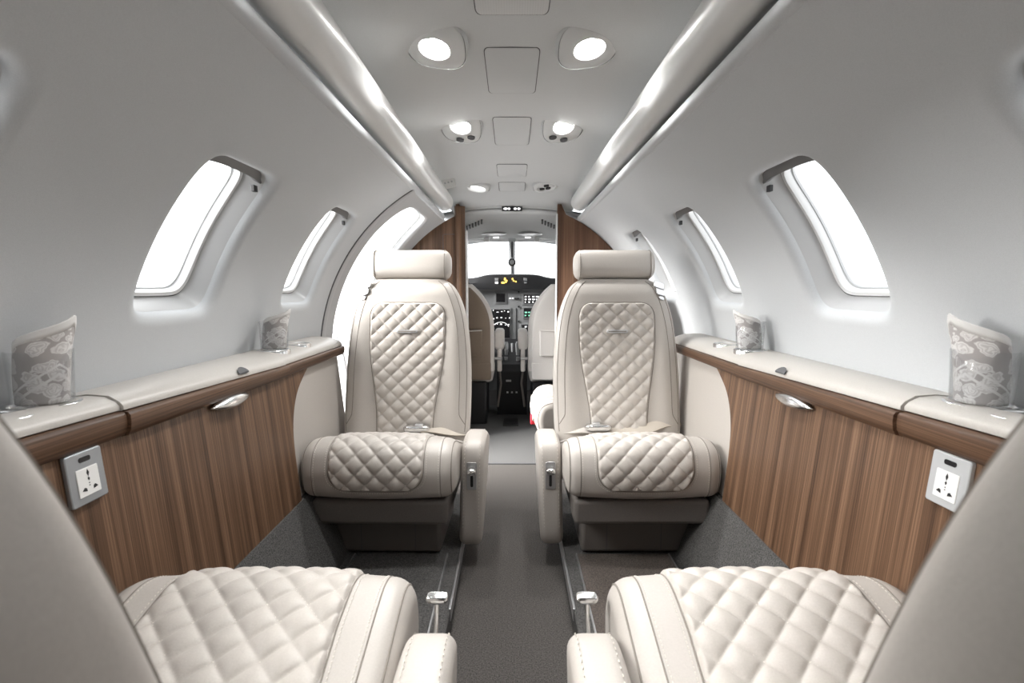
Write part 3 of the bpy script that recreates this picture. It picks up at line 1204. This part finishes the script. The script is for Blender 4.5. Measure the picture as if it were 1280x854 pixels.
    bs = put(mb, 'seat_base', 'leather_dark', bevel=0.012, segs=3)
    for x in (-0.075, 0.085):
        put(MB().box(x - 0.001, x + 0.001, 0.297, 0.3008, 0.08, 0.185), 'base_joint', 'gap', bs, smooth=False)
    put(MB().box(-0.012, 0.02, 0.299, 0.312, 0.165, 0.178), 'drawer_tab', 'leather_dark', bs, bevel=0.003)
    # --- armrest
    if arm:
        prof = spline([(0.00, 0.345), (0.06, 0.378), (0.13, 0.398), (0.20, 0.403), (0.252, 0.396), (0.275, 0.372), (0.281, 0.32), (0.277, 0.22), (0.267, 0.11), (0.250, 0.076),
                       (0.21, 0.070), (0.10, 0.13), (0.03, 0.22), (0.00, 0.28)], 90, True)
        tg = np.roll(prof, -1, 0) - np.roll(prof, 1, 0)
        tg /= np.linalg.norm(tg, axis=1)[:, None]
        pn = np.c_[-tg[:, 1], tg[:, 0]]
        rings = []
        xa, xb = 0.219, 0.288
        for k in range(17):
            u = -1 + 2 * k / 16
            u = math.copysign(1 - (1 - abs(u)) ** 1.8, u)
            ins = 0.020 * (1 - math.sqrt(max(1 - max(0, (abs(u) - 0.45) / 0.55) ** 2, 0)))
            x = (xa + xb) / 2 + u * (xb - xa) / 2
            # the panel leans outward toward its foot
            rings.append([(x + (0.40 - z) * (-0.035), y - ny * ins, z - nz * ins) for (y, z), (ny, nz) in zip(prof, pn)])
        ar = put(MB().loft(rings), 'armrest', 'leather', angle=70)
        fr_pts = [(y, z) for y, z in prof if y > 0.235 and z > 0.12 or (z > 0.375 and y > 0.05)]
        for x in (xa + 0.012, xb - 0.012):
            run = [Vector((x + (0.40 - z) * (-0.035), y, z)) for y, z in fr_pts]
            mb = MB()
            for a, b in zip(run[::1], run[1::1]):
                d = (b - a)
                nn = max(1, int(d.length / 0.0068))
                for k in range(nn):
                    A = a + d * (k / nn)
                    Bq = A + d.normalized() * 0.0042
                    mb.tube([A, Bq], 0.0008, 4)
            s_ = put(mb, 'stitching', 'stitch', ar, smooth=False)
            s_['kind'] = 'stuff'
        # control plate with lever
        cxm = (xa + xb) / 2 - 0.003
        yf = 0.2805
        cp = put(MB().prism(rrect(0.0150, 0.042, 0.006), lambda a, b, d: (cxm + a, yf + d + (b * 0.02), 0.300 + b), -0.004, 0.003), 'control_plate', 'silver', ar, bevel=0.001)
        put(MB().prism(rrect(0.004, 0.018, 0.0039), lambda a, b, d: (cxm + a, yf + d + (b * 0.02), 0.285 + b), 0.002, 0.0036), 'lever_slot', 'black', ar, smooth=False)
        if raised:
            mb = MB().tube([(cxm, yf - 0.006, 0.325), (cxm, yf + 0.026, 0.350), (cxm, yf + 0.042, 0.375), (cxm, yf + 0.046, 0.392)], [0.004, 0.0036, 0.0032, 0.004], 10)
            rings = []
            for zz, kx in ((0.392, 0.5), (0.395, 0.9), (0.398, 1.0), (0.401, 0.98), (0.403, 0.85)):
                rings.append([(cxm + a * kx, yf + 0.048 + b * kx + (zz - 0.398) * 0.4, zz) for a, b in superell(0.0165, 0.008, 3.6, 24)])
            mb.loft(rings)
        else:
            mb = MB()
            rings = []
            for d, kx in ((0.0, 0.7), (0.010, 0.75), (0.016, 1.0), (0.022, 1.0), (0.025, 0.8)):
                rings.append([(cxm + a * kx, yf + d, 0.322 + b * kx - d * 0.2) for a, b in superell(0.013, 0.009, 3.0, 24)])
            mb.loft(rings)
        put(mb, 'lever', 'chrome', ar, angle=50)
    # --- belts
    if belt:
        def strap(path, w, nm, par, mt='webbing', th=0.0016, tilt=None):
            pts = spline(path, 50)
            mb_ = MB()
            rr = []
            for i in range(len(pts)):
                p = Vector(pts[i])
                tgn = (Vector(pts[min(i + 1, len(pts) - 1)]) - Vector(pts[max(i - 1, 0)])).normalized()
                up = tilt(i / (len(pts) - 1)) if tilt else Vector((0, 0.35, 1))
                sd = tgn.cross(up).normalized() * (w / 2)
                nn = sd.cross(tgn).normalized() * th
                rr.append([p - sd - nn, p + sd - nn, p + sd + nn, p - sd + nn])
            mb_.loft(rr)
            return put(mb_, nm, mt, par, angle=50)
        if belt == 1:
            b_ = strap([(0.205, 0.015, 0.352), (0.17, 0.045, 0.366), (0.11, 0.058, 0.374), (0.06, 0.060, 0.374)], 0.036, 'seat_belt', t, 'webbing', tilt=lambda f: Vector((0, 0.3 + 0.3 * math.sin(5 * f), 1)))
            strap([(-0.20, 0.010, 0.352), (-0.12, 0.016, 0.357), (-0.04, 0.020, 0.359), (0.02, 0.040, 0.368)], 0.024, 'seat_belt', t, 'seam')
            bx, by, bz = 0.045, 0.058, 0.372
        else:
            b_ = strap([(0.205, 0.010, 0.356), (0.17, 0.035, 0.366), (0.13, 0.050, 0.373), (0.09, 0.058, 0.374)], 0.034, 'seat_belt', t, 'leather')
            strap([(0.04, 0.055, 0.372), (-0.03, 0.05, 0.372), (-0.10, 0.045, 0.382), (-0.15, 0.035, 0.398), (-0.19, 0.02, 0.392), (-0.215, 0.0, 0.36)], 0.042, 'seat_belt', t,
                  'webbing', tilt=lambda f: Vector((0, 0.5 + 0.9 * f, 1)))
            bx, by, bz = 0.075, 0.058, 0.376
        mb = MB()
        rg = []
        for u in np.linspace(-1, 1, 11):
            k = (1 - abs(u) ** 4) ** 0.5 * 0.6 + 0.4 if abs(u) < 1 else 0.4
            rg.append([(bx + u * 0.044, by + a * k, bz + 0.009 + b * k) for a, b in superell(0.019, 0.012, 3, 20)])
        mb.loft(rg)
        bo = put(mb, 'buckle', 'chrome', b_, angle=60)
        mb = MB().box(bx - 0.006, bx + 0.02, by - 0.011, by + 0.011, bz + 0.019, bz + 0.0235)
        put(mb, 'buckle_flap', 'silver', b_, bevel=0.002)
        # shoulder harness guide at the outer shoulder
        c, _ = B.p(-0.150, 0.520)
        mb = MB()
        for da, dt, w_, h_, d_ in ((0.0, 0.016, 0.019, 0.012, 0.008), (-0.004, -0.010, 0.016, 0.011, 0.010), (-0.008, -0.030, 0.010, 0.007, 0.007)):
            pr_ = rrect(w_, h_, 0.006, 4)
            mb.prism(pr_, lambda a, b, d: c + Vector((da + a, 0, 0)) + B.ax * (dt + b + a * 0.25) + B.nr * (d + a * 0.3), 0.0, d_)
        put(mb, 'harness_guide', 'silver', bevel=0.002)
    return t


SX = 0.360
make_seat((-SX - 0.003, 1.765, 0), PI - 0.02, -1, math.radians(12), 'rear-facing quilted beige seat beside the entry door', belt=1)
make_seat((SX + 0.004, 1.765, 0), PI, 1, math.radians(12), 'rear-facing quilted beige seat opposite the entry door', belt=2)
make_seat((-SX, 0.39, 0), 0, 1, math.radians(17), 'forward-facing quilted beige seat beside the grey power outlet', raised=True, ext=0.100)
make_seat((SX, 0.39, 0), 0, -1, math.radians(17), 'forward-facing quilted beige seat beside the white power outlet', raised=True, ext=0.100)
s5 = make_seat((0.50, 2.40, -0.055), PI / 2, 1, math.radians(6), 'side-facing quilted seat behind the rear-facing seat, across from the entry door', arm=False)
for ch in list(s5.children):
    if ch.name.split('.')[0] == 'headrest':
        for g in list(ch.children):
            bpy.data.objects.remove(g)
        bpy.data.objects.remove(ch)
MB().box(-0.10, -0.06, 0.392, 0.416, 0.29, 0.335).build('release_tab', 'red', s5, bevel=0.004)


# ------------------------------------------------------------------ ceiling lamps
def make_lamp(x, y, tilt, kind, label, group, power):
    z = cz(x, y)
    t = empty('ceiling_lamp', (x, y, z - 0.004))
    t.rotation_euler = (tilt, 0.12 * (1 if x < 0 else -1), 0)
    tag(t, label, 'ceiling lamp', group)
    a, b = (0.072, 0.082) if kind != 'small' else (0.066, 0.060)
    ell = superell(1, 1, 2.9, 56)

    def rg(lst):
        return MB().grid([[(p * a * k, q * b * k, zz) for p, q in ell] for k, zz in lst], False, True)
    rg([(1.03, 0.03), (1.03, 0.0), (1.0, -0.003), (0.985, -0.003)]).build('rim', 'headliner', t, angle=50)
    rg([(0.99, 0.0), (0.985, -0.0015), (0.965, -0.0015), (0.96, 0.0)]).build('rim_gap', 'gap', t)
    cir = [(math.cos(2 * PI * k / 56), math.sin(2 * PI * k / 56)) for k in range(56)]
    cy0 = 0.012 if kind == 'vent' else 0.0
    lr = 0.034 if kind != 'small' else 0.046
    mb = MB()
    rows = [[(p * a * 0.965, q * b * 0.965, -0.001) for p, q in ell], [(p * a * 0.94, q * b * 0.94, -0.004) for p, q in ell],
            [(p * (lr + 0.012), q * (lr + 0.012) - cy0, -0.010) for p, q in cir], [(p * (lr + 0.003), q * (lr + 0.003) - cy0, -0.012) for p, q in cir],
            [(p * lr, q * lr - cy0, -0.009) for p, q in cir], [(p * lr * 0.93, q * lr * 0.93 - cy0, 0.004) for p, q in cir]]
    mb.grid(rows, False, True)
    bz = mb.build('bezel', 'bezel', t, angle=50)
    mb = MB()
    mb.grid([[(p * lr * k, q * lr * k - cy0, zz) for p, q in cir] for k, zz in ((0.95, 0.002), (0.7, -0.003), (0.35, -0.0055), (0.02, -0.006))], False, True)
    mb.build('lens', 'lamp' if power > 0 else ('lamp_soft' if power == 0 else 'bezel'), t)
    if kind == 'vent':
        s_ = 1 if x < 0 else -1
        for (vx, vy) in ((s_ * 0.036, 0.036), (s_ * -0.004, 0.056)):
            MB().loft([[(vx + p * 0.0135, vy + q * 0.0095, zz) for p, q in cir[::3]] for zz in (-0.002, -0.0135)]).build('air_nozzle', 'gap', bz, smooth=False)
    if kind == 'small' and power < 0:
        for vx, vy in ((-0.020, 0.012), (0.010, 0.010), (0.0, -0.022)):
            MB().loft([[(vx + p * 0.013, vy + q * 0.009, zz) for p, q in cir[::3]] for zz in (-0.002, -0.012)]).build('air_nozzle', 'black', bz, smooth=False)
    if power > 0:
        ld = bpy.data.lights.new('reading_lamp', 'SPOT')
        ld.energy = power
        ld.spot_size = math.radians(112)
        ld.spot_blend = 1.0
        ld.shadow_soft_size = 0.028
        ld.color = (1.0, 0.995, 0.98)
        lo = bpy.data.objects.new('reading_lamp', ld)
        COL.objects.link(lo)
        lo.parent = t
        lo.location = (0, -cy0, -0.018)
    return t


G1 = 'ceiling lamps along the headliner'
SIDE = {-1: 'on the entry door side', 1: 'away from the entry door'}
for yy, nm in ((0.66, 'above the forward-facing seats '), (1.26, 'next to the large plain hatch ')):
    for x in (-0.177, 0.177):
        make_lamp(x, yy, math.radians(-13), 'plain', 'bright round ceiling lamp ' + nm + SIDE[1 if x > 0 else -1], G1, SPOT_W * (0.55 if yy < 1 else 1.0))
for x in (-0.177, 0.177):
    make_lamp(x, 1.87, math.radians(-23), 'vent', 'bright ceiling lamp with two small air nozzles ' + SIDE[1 if x > 0 else -1], G1, SPOT_W)
make_lamp(-0.178, 2.72, math.radians(-8), 'small', 'dim white ceiling lamp above the entry door', None, 0)
make_lamp(0.172, 2.70, math.radians(-12), 'small', 'unlit ceiling fitting with dark air nozzles by the cockpit', None, -1)

# small white placard at the end of the left valance
t = empty('placard', (-0.300, 2.52, 1.345))
tag(t, 'small white placard with three marks above the entry door', 'placard')
MB().box(-0.032, 0.032, -0.004, 0.004, -0.026, 0.026).build('plate', 'socket_white', t, bevel=0.002)
for k in (-1, 0, 1):
    MB().box(k * 0.016 - 0.004, k * 0.016 + 0.004, -0.0048, -0.0035, -0.004, 0.004).build('mark', 'frame_plastic', t, smooth=False)
t.rotation_euler = (0, -0.25, 0.0)

# lit sign over the cockpit opening
t = empty('cabin_sign', (0.0, 2.935, 1.285))
tag(t, 'black sign strip with white symbols over the cockpit opening', 'sign')
MB().box(-0.056, 0.056, -0.004, 0.006, -0.012, 0.012).build('sign_plate', 'black', t, bevel=0.001)
for x, w in ((-0.036, 0.016), (-0.016, 0.010), (0.018, 0.012), (0.038, 0.012)):
    MB().prism(superell(w, 0.007, 1.6, 14), lambda a, b, d: (x + a * .8, d, b), -0.0055, -0.003).build('symbol', 'glyph_white', t, smooth=False)

# ------------------------------------------------------------------ cockpit
YC0, YC1 = Y_DIV + 0.03, 4.25
# shell around the flight deck
mb = MB()
mb.box(-0.76, -0.74, 3.4, 4.3, -0.05, 0.95)
mb.box(0.74, 0.76, 3.4, 4.3, -0.05, 0.95)
mb.box(-0.76, 0.76, 4.28, 4.30, -0.05, 0.93)
tag(mb.build('wall_cockpit', 'panel_grey', smooth=False), kind='structure')
MB().box(-0.74, 0.74, 3.7, 4.3, -0.03, 0.0).build('cockpit_carpet', 'carpet', floor, smooth=False)

# overhead panel: shallow lens hanging below the cockpit roof
t = empty('overhead_panel', (0, 3.3, 1.2))
tag(t, 'white curved overhead panel with slotted vents above the windshield', 'overhead panel')
off = Vector(t.location)
mb = MB()
rows = []
for i in range(25):
    u = -1 + 2 * i / 24
    row = []
    for j in range(15):
        v = j / 14
        x = u * 0.40
        y = 2.95 + v * 0.72 - 0.10 * u * u * v
        z = 1.272 - 0.078 * v - 0.035 * u * u - 0.012 * math.sin(PI * v) * (1 - u * u)
        row.append(Vector((x, y, z)) - off)
    rows.append(row)
mb.grid(rows)
op = mb.build('panel_shell', 'headliner', t, fix=False)
so = op.modifiers.new('thick', 'SOLIDIFY')
so.thickness = 0.02
so.offset = 1


def ovp(u, v, d=0.0):
    return Vector((u * 0.40, 2.95 + v * 0.72 - 0.10 * u * u * v, 1.272 - 0.078 * v - 0.035 * u * u - 0.012 * math.sin(PI * v) * (1 - u * u) - d)) - off


for sg in (-1, 1):
    for k in range(7):
        u0 = sg * (0.44 + 0.048 * k)
        v0_ = 0.24 + 0.035 * k
        MB().tube([ovp(u0, v0_ - 0.06, 0.001), ovp(u0 + sg * 0.012, v0_ + 0.06, 0.001)], 0.0055, 6).build('vent_slot', 'black', t)
    mb = MB()
    cen = ovp(sg * 0.30, 0.72)
    mb.loft([[cen + Vector((0.085 * k * math.cos(a), 0.07 * k * math.sin(a), -dz)) for a in [2 * PI * q / 32 for q in range(32)]] for k, dz in ((1.0, 0.0), (0.92, 0.006), (0.6, 0.008))])
    mb.build('dome_ring', 'frame_plastic', t)
    c2 = ovp(sg * 0.43, 0.93)
    MB().box(c2.x - 0.018, c2.x + 0.018, c2.y - 0.012, c2.y + 0.012, c2.z - 0.028, c2.z + 0.002).build('visor_clip', 'socket_white', t, bevel=0.004)
    c2 = ovp(sg * 0.27, 0.90)
    MB().box(c2.x - 0.020, c2.x + 0.020, c2.y - 0.01, c2.y + 0.01, c2.z - 0.010, c2.z + 0.002).build('lamp_slot', 'glyph_white', t, bevel=0.003)

# roof of the cockpit above the overhead panel
mb = MB()
rows = []
for y, dz in ((2.93, 0.0), (3.3, -0.02), (3.7, -0.06), (3.95, -0.10)):
    rows.append([(x, y, 1.30 + dz - 0.25 * x * x) for x in np.linspace(-0.52, 0.52, 25)])
mb.grid(rows)
tag(mb.build('ceiling_cockpit', 'headliner'), kind='structure')

# windshield
ws = empty('window_20', (0, 4.0, 0.95))
tag(ws, kind='structure')
off = Vector(ws.location)


def wsp(u, v, d=0):
    x = u * 0.74
    return Vector((x, 4.25 - 0.38 * v - 0.35 * u * u + d, 0.92 + 0.29 * v)) - off


for s_, (u0, u1) in enumerate(((-1, -0.03), (0.03, 1))):
    MB().grid([[wsp(u0 + (u1 - u0) * i / 14, j / 6) for j in range(7)] for i in range(15)]).build('pane', 'pane', ws, fix=False)
for sg in (-1, 1):
    MB().grid([[Vector((sg * (0.74 - 0.22 * v), 3.47 + 0.43 * u, 0.95 + 0.26 * v - 0.05 * u * v)) - off for v in (0, 0.5, 1)] for u in (0, 0.5, 1)]).build('side_pane', 'pane', ws, fix=False)
mb = MB()
mb.tube([wsp(0, 0), wsp(0, 0.5), wsp(0, 1)], 0.022, 10)
mb.build('centre_post', 'frame_plastic', ws)
mb = MB()
mb.tube([wsp(u, 1.0) for u in np.linspace(-1, 1, 21)], 0.025, 10)
mb.build('upper_frame', 'white_plastic', ws)

# compass on its bracket
t = empty('compass', (0, 3.72, 1.03))
tag(t, 'round black compass hanging on a slim bracket before the windshield', 'compass')
mb = MB()
mb.loft([[(0.027 * k * math.cos(a), dy, 0.027 * k * math.sin(a)) for a in [2 * PI * q / 28 for q in range(28)]] for dy, k in ((-0.026, 0.55), (-0.026, 0.9), (-0.018, 1.0), (0.02, 1.0), (0.03, 0.6))])
mb.build('housing', 'black', t)
MB().loft([[(0.017 * math.cos(a), dy, 0.017 * math.sin(a)) for a in [2 * PI * q / 20 for q in range(20)]] for dy in (-0.0285, -0.024)]).build('dial', 'panel_grey', t, smooth=False)
for sg in (-1, 1):
    MB().box(sg * 0.018 - 0.004, sg * 0.018 + 0.004, 0.0, 0.008, 0.02, 0.155).build('bracket_arm', 'silver', t, bevel=0.001)
MB().box(-0.006, 0.006, -0.004, 0.004, 0.035, 0.145).build('bracket_core', 'black', t, bevel=0.001)
MB().box(-0.026, 0.026, -0.01, 0.02, 0.145, 0.168).build('mount', 'frame_plastic', t, bevel=0.003)

# instrument panel with glareshield
ip = empty('instrument_panel', (0, 3.9, 0.43))
tag(ip, 'grey cockpit instrument panel with dark screens under a black glareshield', 'instrument panel')
off = Vector(ip.location)


def ipb(x0, x1, y0, y1, z0, z1):
    return MB().box(x0 - off.x, x1 - off.x, y0 - off.y, y1 - off.y, z0 - off.z, z1 - off.z)


ipb(-0.62, 0.62, 3.90, 3.94, 0.36, 0.88).build('panel_board', 'panel_grey', ip, bevel=0.004)
mb = MB()
rows = []
for i in range(33):
    u = -1 + 2 * i / 32
    x = u * 0.66
    zt = 0.922 + 0.030 * (1 / (1 + math.exp((abs(x) - 0.23) / 0.025)))
    zb = 0.838 + 0.015 * u * u
    rows.append([Vector(p) - off for p in ((x, 3.84, zb), (x, 3.83, (zb + zt) / 2), (x, 3.85, zt - 0.006), (x, 3.87, zt), (x, 4.2, zt - 0.03), (x, 4.2, zb), (x, 3.92, zb))])
mb.loft(rows)
gs = mb.build('glareshield', 'black', ip)
for x, z, w, h, m_ in ((-0.112, 0.912, 0.012, 0.010, 'panel_grey'), (-0.112, 0.888, 0.011, 0.007, 'glyph_white'), (0.098, 0.912, 0.012, 0.010, 'panel_grey'), (0.098, 0.888, 0.009, 0.006, 'panel_grey')):
    ipb(x - w, x + w, 3.824, 3.834, z - h, z + h).build('switch', m_, gs, bevel=0.001)
for x, z, w, h in ((-0.052, 0.915, 0.006, 0.009), (-0.040, 0.902, 0.006, 0.006), (-0.066, 0.888, 0.011, 0.006), (-0.045, 0.893, 0.004, 0.006), (0.004, 0.915, 0.005, 0.006), (0.012, 0.902, 0.005, 0.005), (0.028, 0.896, 0.006, 0.004)):
    ipb(x - w, x + w, 3.824, 3.834, z - h, z + h).build('caution_light', 'glyph_amber', gs, smooth=False)


def screen(x0, x1, z0, z1, name='display'):
    f = ipb(x0 - 0.012, x1 + 0.012, 3.892, 3.902, z0 - 0.012, z1 + 0.012).build('display_bezel', 'panel_grey', ip, bevel=0.003)
    ipb(x0, x1, 3.888, 3.893, z0, z1).build(name, 'black_gloss', f, smooth=False)
    return f


f1 = screen(-0.118, -0.052, 0.745, 0.808)
f2 = screen(-0.150, -0.018, 0.478, 0.690)
f3 = screen(0.088, 0.21, 0.735, 0.800)
f4 = screen(0.088, 0.21, 0.632, 0.700)
f5 = screen(0.072, 0.21, 0.490, 0.575)
random.seed(8)
for k in range(16):
    x = -0.140 + 0.028 * (k % 5) + random.uniform(-0.006, 0.006)
    z = 0.672 - 0.05 * (k // 5) + random.uniform(-0.008, 0.008)
    ipb(x, x + random.uniform(0.006, 0.018), 3.886, 3.889, z, z + random.uniform(0.003, 0.010)).build('readout', 'glyph_white', f2, smooth=False)
mb = MB()
mb.tube([Vector((-0.084 + 0.062 * math.cos(a), 3.887, 0.545 + 0.05 * math.sin(a))) - off for a in np.linspace(0.3, PI - 0.3, 24)], 0.002, 5)
mb.build('compass_arc', 'glyph_white', f2)
for fr_, m_, zs in ((f3, 'glyph_white', (0.745, 0.765, 0.785)), (f4, 'glyph_green', (0.645, 0.668)), (f5, 'glyph_white', (0.50, 0.52, 0.54, 0.56))):
    for z in zs:
        for x in (0.095, 0.122, 0.150, 0.178):
            ipb(x, x + random.uniform(0.008, 0.022), 3.886, 3.889, z - 0.005, z + 0.005).build('readout', m_, fr_, smooth=False)
ipb(0.03, 0.034, 3.896, 3.902, 0.42, 0.70).build('panel_joint', 'black', ip, smooth=False)
for k in range(4):
    ipb(-0.02 + 0.02 * k, -0.008 + 0.02 * k, 3.885, 3.902, 0.768, 0.776).build('toggle', 'glyph_white' if k < 2 else 'black', ip, smooth=False)
for z in (0.82, 0.71, 0.60):
    for x in (0.05,):
        MB().loft([[(x + 0.007 * math.cos(a) - off.x, yy - off.y, z + 0.007 * math.sin(a) - off.z) for a in [2 * PI * q / 14 for q in range(14)]] for yy in (3.885, 3.90)]).build('knob', 'black', ip, smooth=False)

# centre pedestal
pd = empty('centre_pedestal', (0, 3.6, 0.0))
tag(pd, 'black centre pedestal with throttle levers between the pilot seats', 'pedestal')
prof = [(3.42, 0.0), (3.40, 0.30), (3.42, 0.345), (3.55, 0.385), (3.89, 0.47), (3.89, 0.0)]
mb = MB().prism(prof, lambda a, b, d: (d, a - 3.6, b), -0.10, 0.10)
pb = mb.build('pedestal_body', 'black', pd, smooth=False, bevel=0.006)
for k, x in enumerate((-0.03, 0.0, 0.03)):
    MB().tube([(x, 0.02, 0.39), (x, 0.05, 0.46)], [0.005, 0.008], 8).build('throttle_lever', 'panel_grey' if k != 1 else 'frame_plastic', pd)
for k in range(3):
    for x in (-0.075, -0.04, 0.04, 0.075):
        y = -0.12 + 0.09 * k
        z = 0.365 + 0.07 * (k / 2.0) * 1.2
        MB().loft([[(x + 0.012 * math.cos(a), y + 0.012 * math.sin(a), zz) for a in [2 * PI * q / 14 for q in range(14)]] for zz in (z - 0.03, z + 0.022)]).build('selector_knob', 'panel_grey', pd, smooth=False)
for x in (-0.03, 0.0, 0.03):
    MB().box(x - 0.006, x + 0.006, -0.202, -0.195, 0.155, 0.165).build('indicator', 'frame_plastic', pd, smooth=False)
MB().box(-0.04, -0.005, -0.2035, -0.195, 0.232, 0.244).build('placard_plate', 'frame_plastic', pd, smooth=False)


# pilot seats
def pilot_seat(side, xin, m_back, m_edge, label):
    t = empty('pilot_seat', (side * 0.33, 3.14, 0.0))
    tag(t, label, 'seat', 'pilot seats')
    cx0 = side * 0.33
    hw0 = abs(cx0) - xin
    # backrest, curved shell with rolled cream edge
    def shape(th0, th1, grow, z0=0.34, z1=0.872):
        rings = []
        for k in range(31):
            q = k / 30
            z = z0 + (z1 - z0) * (1 - (1 - q) ** 1.7)
            tq = (z - z0) / (z1 - z0)
            h = (hw0 + grow) * (0.86 + 0.14 * math.sin(PI * min(tq * 1.2, 1) * 0.5 + 0.0)) if tq < 0.5 else (hw0 + grow)
            h = (hw0 + grow) * max(1 - max(0, (tq - 0.45) / 0.56) ** 2.6 * 0.62, 0.1)
            rec = 0.05 * tq
            ring = []
            for a, b in superell(h, 1.0, 4, 40):
                d = th0 + (th1 - th0) * (b + 1) / 2
                ring.append((a, d - rec, z))
            rings.append(ring)
        return MB().loft(rings)
    bk_ = shape(0.0, 0.10, 0.0).build('backrest', m_edge, t, angle=60)
    shape(-0.012, 0.02, -0.022, 0.36, 0.852).build('back_cover', m_back, bk_, angle=60)
    # map pocket
    x0, x1 = -hw0 + 0.035, hw0 - 0.075
    if side > 0:
        x0, x1 = -hw0 + 0.07, hw0 - 0.03
    pts = [(x0, 0.44), (x0 - 0.005, 0.60), (x1 + 0.005, 0.60), (x1, 0.44)]
    MB().prism(pts, lambda a, b, d: (a, d - 0.020 - 0.02 * (b - 0.44) / 0.16, b), -0.016, 0.0).build('map_pocket', m_back, bk_, bevel=0.006)
    MB().tube([(x0 - 0.004, -0.058, 0.598), ((x0 + x1) / 2, -0.063, 0.592), (x1 + 0.004, -0.058, 0.598)], 0.004, 6).build('pocket_hem', m_edge, bk_)
    # cushion, base, armrest
    MB().box(-hw0 + 0.01, hw0 - 0.01, 0.06, 0.45, 0.26, 0.36).build('cushion', m_edge, t, bevel=0.03, segs=3)
    MB().box(-hw0 + 0.03, hw0 - 0.05, 0.03, 0.40, 0.004, 0.27).build('seat_base', 'black', t, bevel=0.01)
    MB().box(-hw0 + 0.02, hw0 - 0.02, -0.015, 0.06, 0.29, 0.40).build('lower_cover', m_back, t, bevel=0.01)
    xa = -side * (hw0 + 0.030)
    pr = rrect(0.030, 0.062, 0.020)
    arm_ = MB().loft([[(xa + a * k, yy, 0.53 + b * k) for a, b in pr] for yy, k in ((0.06, 0.85), (0.07, 1.0), (0.22, 1.0), (0.235, 0.8))]).build('armrest', m_edge, t, angle=50)
    MB().tube([(-side * (hw0 - 0.02), 0.05, 0.415), (-side * (hw0 + 0.045), 0.05, 0.415)], 0.009, 10).build('armrest_pivot', 'silver', t)
    MB().box(xa - 0.014, xa + 0.014, 0.06, 0.12, 0.33, 0.475).build('armrest_bracket', m_edge, t, bevel=0.008)
    MB().tube([(xa, 0.09, 0.335), (xa - side * 0.008, 0.10, 0.25), (xa + side * 0.012, 0.10, 0.10)], 0.007, 8).build('belt_tail', 'leather_dark', t)
    return t


pilot_seat(-1, 0.108, 'leather_brown', 'leather_white', 'cream-edged pilot seat with brown leather back')
pilot_seat(1, 0.098, 'leather_white', 'leather_white', 'white leather pilot seat with pocket on its back')

# ------------------------------------------------------------------ open entry stair outside the doorway
t = empty('entry_stairs', (-1.15, 2.39, -0.4))
tag(t, 'white folded-out entry stairs with handrails outside the open doorway', 'stairs')
off = Vector(t.location)
for k in range(3):
    x = -0.86 - 0.24 * k
    z = -0.12 - 0.24 * k
    MB().box(x - 0.12 - off.x, x + 0.12 - off.x, 2.17 - off.y, 2.61 - off.y, z - 0.025 - off.z, z - off.z).build('step', 'plate_white', t, bevel=0.005)
for y in (2.16, 2.62):
    mb = MB()
    mb.tube([Vector(p) - off for p in spline([(-0.80, y, 0.05), (-0.84, y, 0.40), (-0.90, y, 0.62), (-1.05, y, 0.60), (-1.50, y, 0.10), (-1.52, y, -0.70)], 40)], 0.012, 10)
    mb.build('handrail', 'silver', t)
    mb = MB().prism([(-0.76, -0.05), (-0.76, -0.2), (-1.48, -0.85), (-1.54, -0.85), (-1.54, -0.75), (-0.82, -0.05)], lambda a, b, d: (a - off.x, y + d - off.y, b - off.z), -0.012, 0.012)
    mb.build('stringer', 'plate_white', t, smooth=False)

# ------------------------------------------------------------------ labels of the setting
STRUCT = {'floor': 'dark grey carpet floor with raised seat platforms along the aisle', 'ceiling': 'pale headliner ceiling with square access hatches',
          'trim_1': 'long rounded light valance above the wall with the entry door', 'trim_2': 'long rounded light valance above the wall away from the entry door',
          'door_1': 'open entry doorway with pale rounded surround', 'wall_back': 'dark walnut wall at the rear end of the cabin',
          'ground': 'pale concrete apron outside the aircraft', 'wall_front_left': 'walnut divider with rounded post next to the entry door',
          'wall_front_right': 'dark walnut divider with a straight edge beside the cockpit opening', 'wall_cockpit': 'grey lower side panels around the flight deck',
          'ceiling_cockpit': 'pale roof lining above the flight deck', 'window_20': 'wide bright windshield with centre post'}
for o in scene.objects:
    if o.parent is None and o.get('kind') == 'structure':
        if o.name in STRUCT:
            o['label'] = STRUCT[o.name]
        elif o.name.startswith('window_'):
            o['label'] = 'rounded cabin window with recessed frame in the wall ' + ('with the entry door' if o.location.x < 0 else 'away from the entry door')
            o['group'] = 'cabin windows'
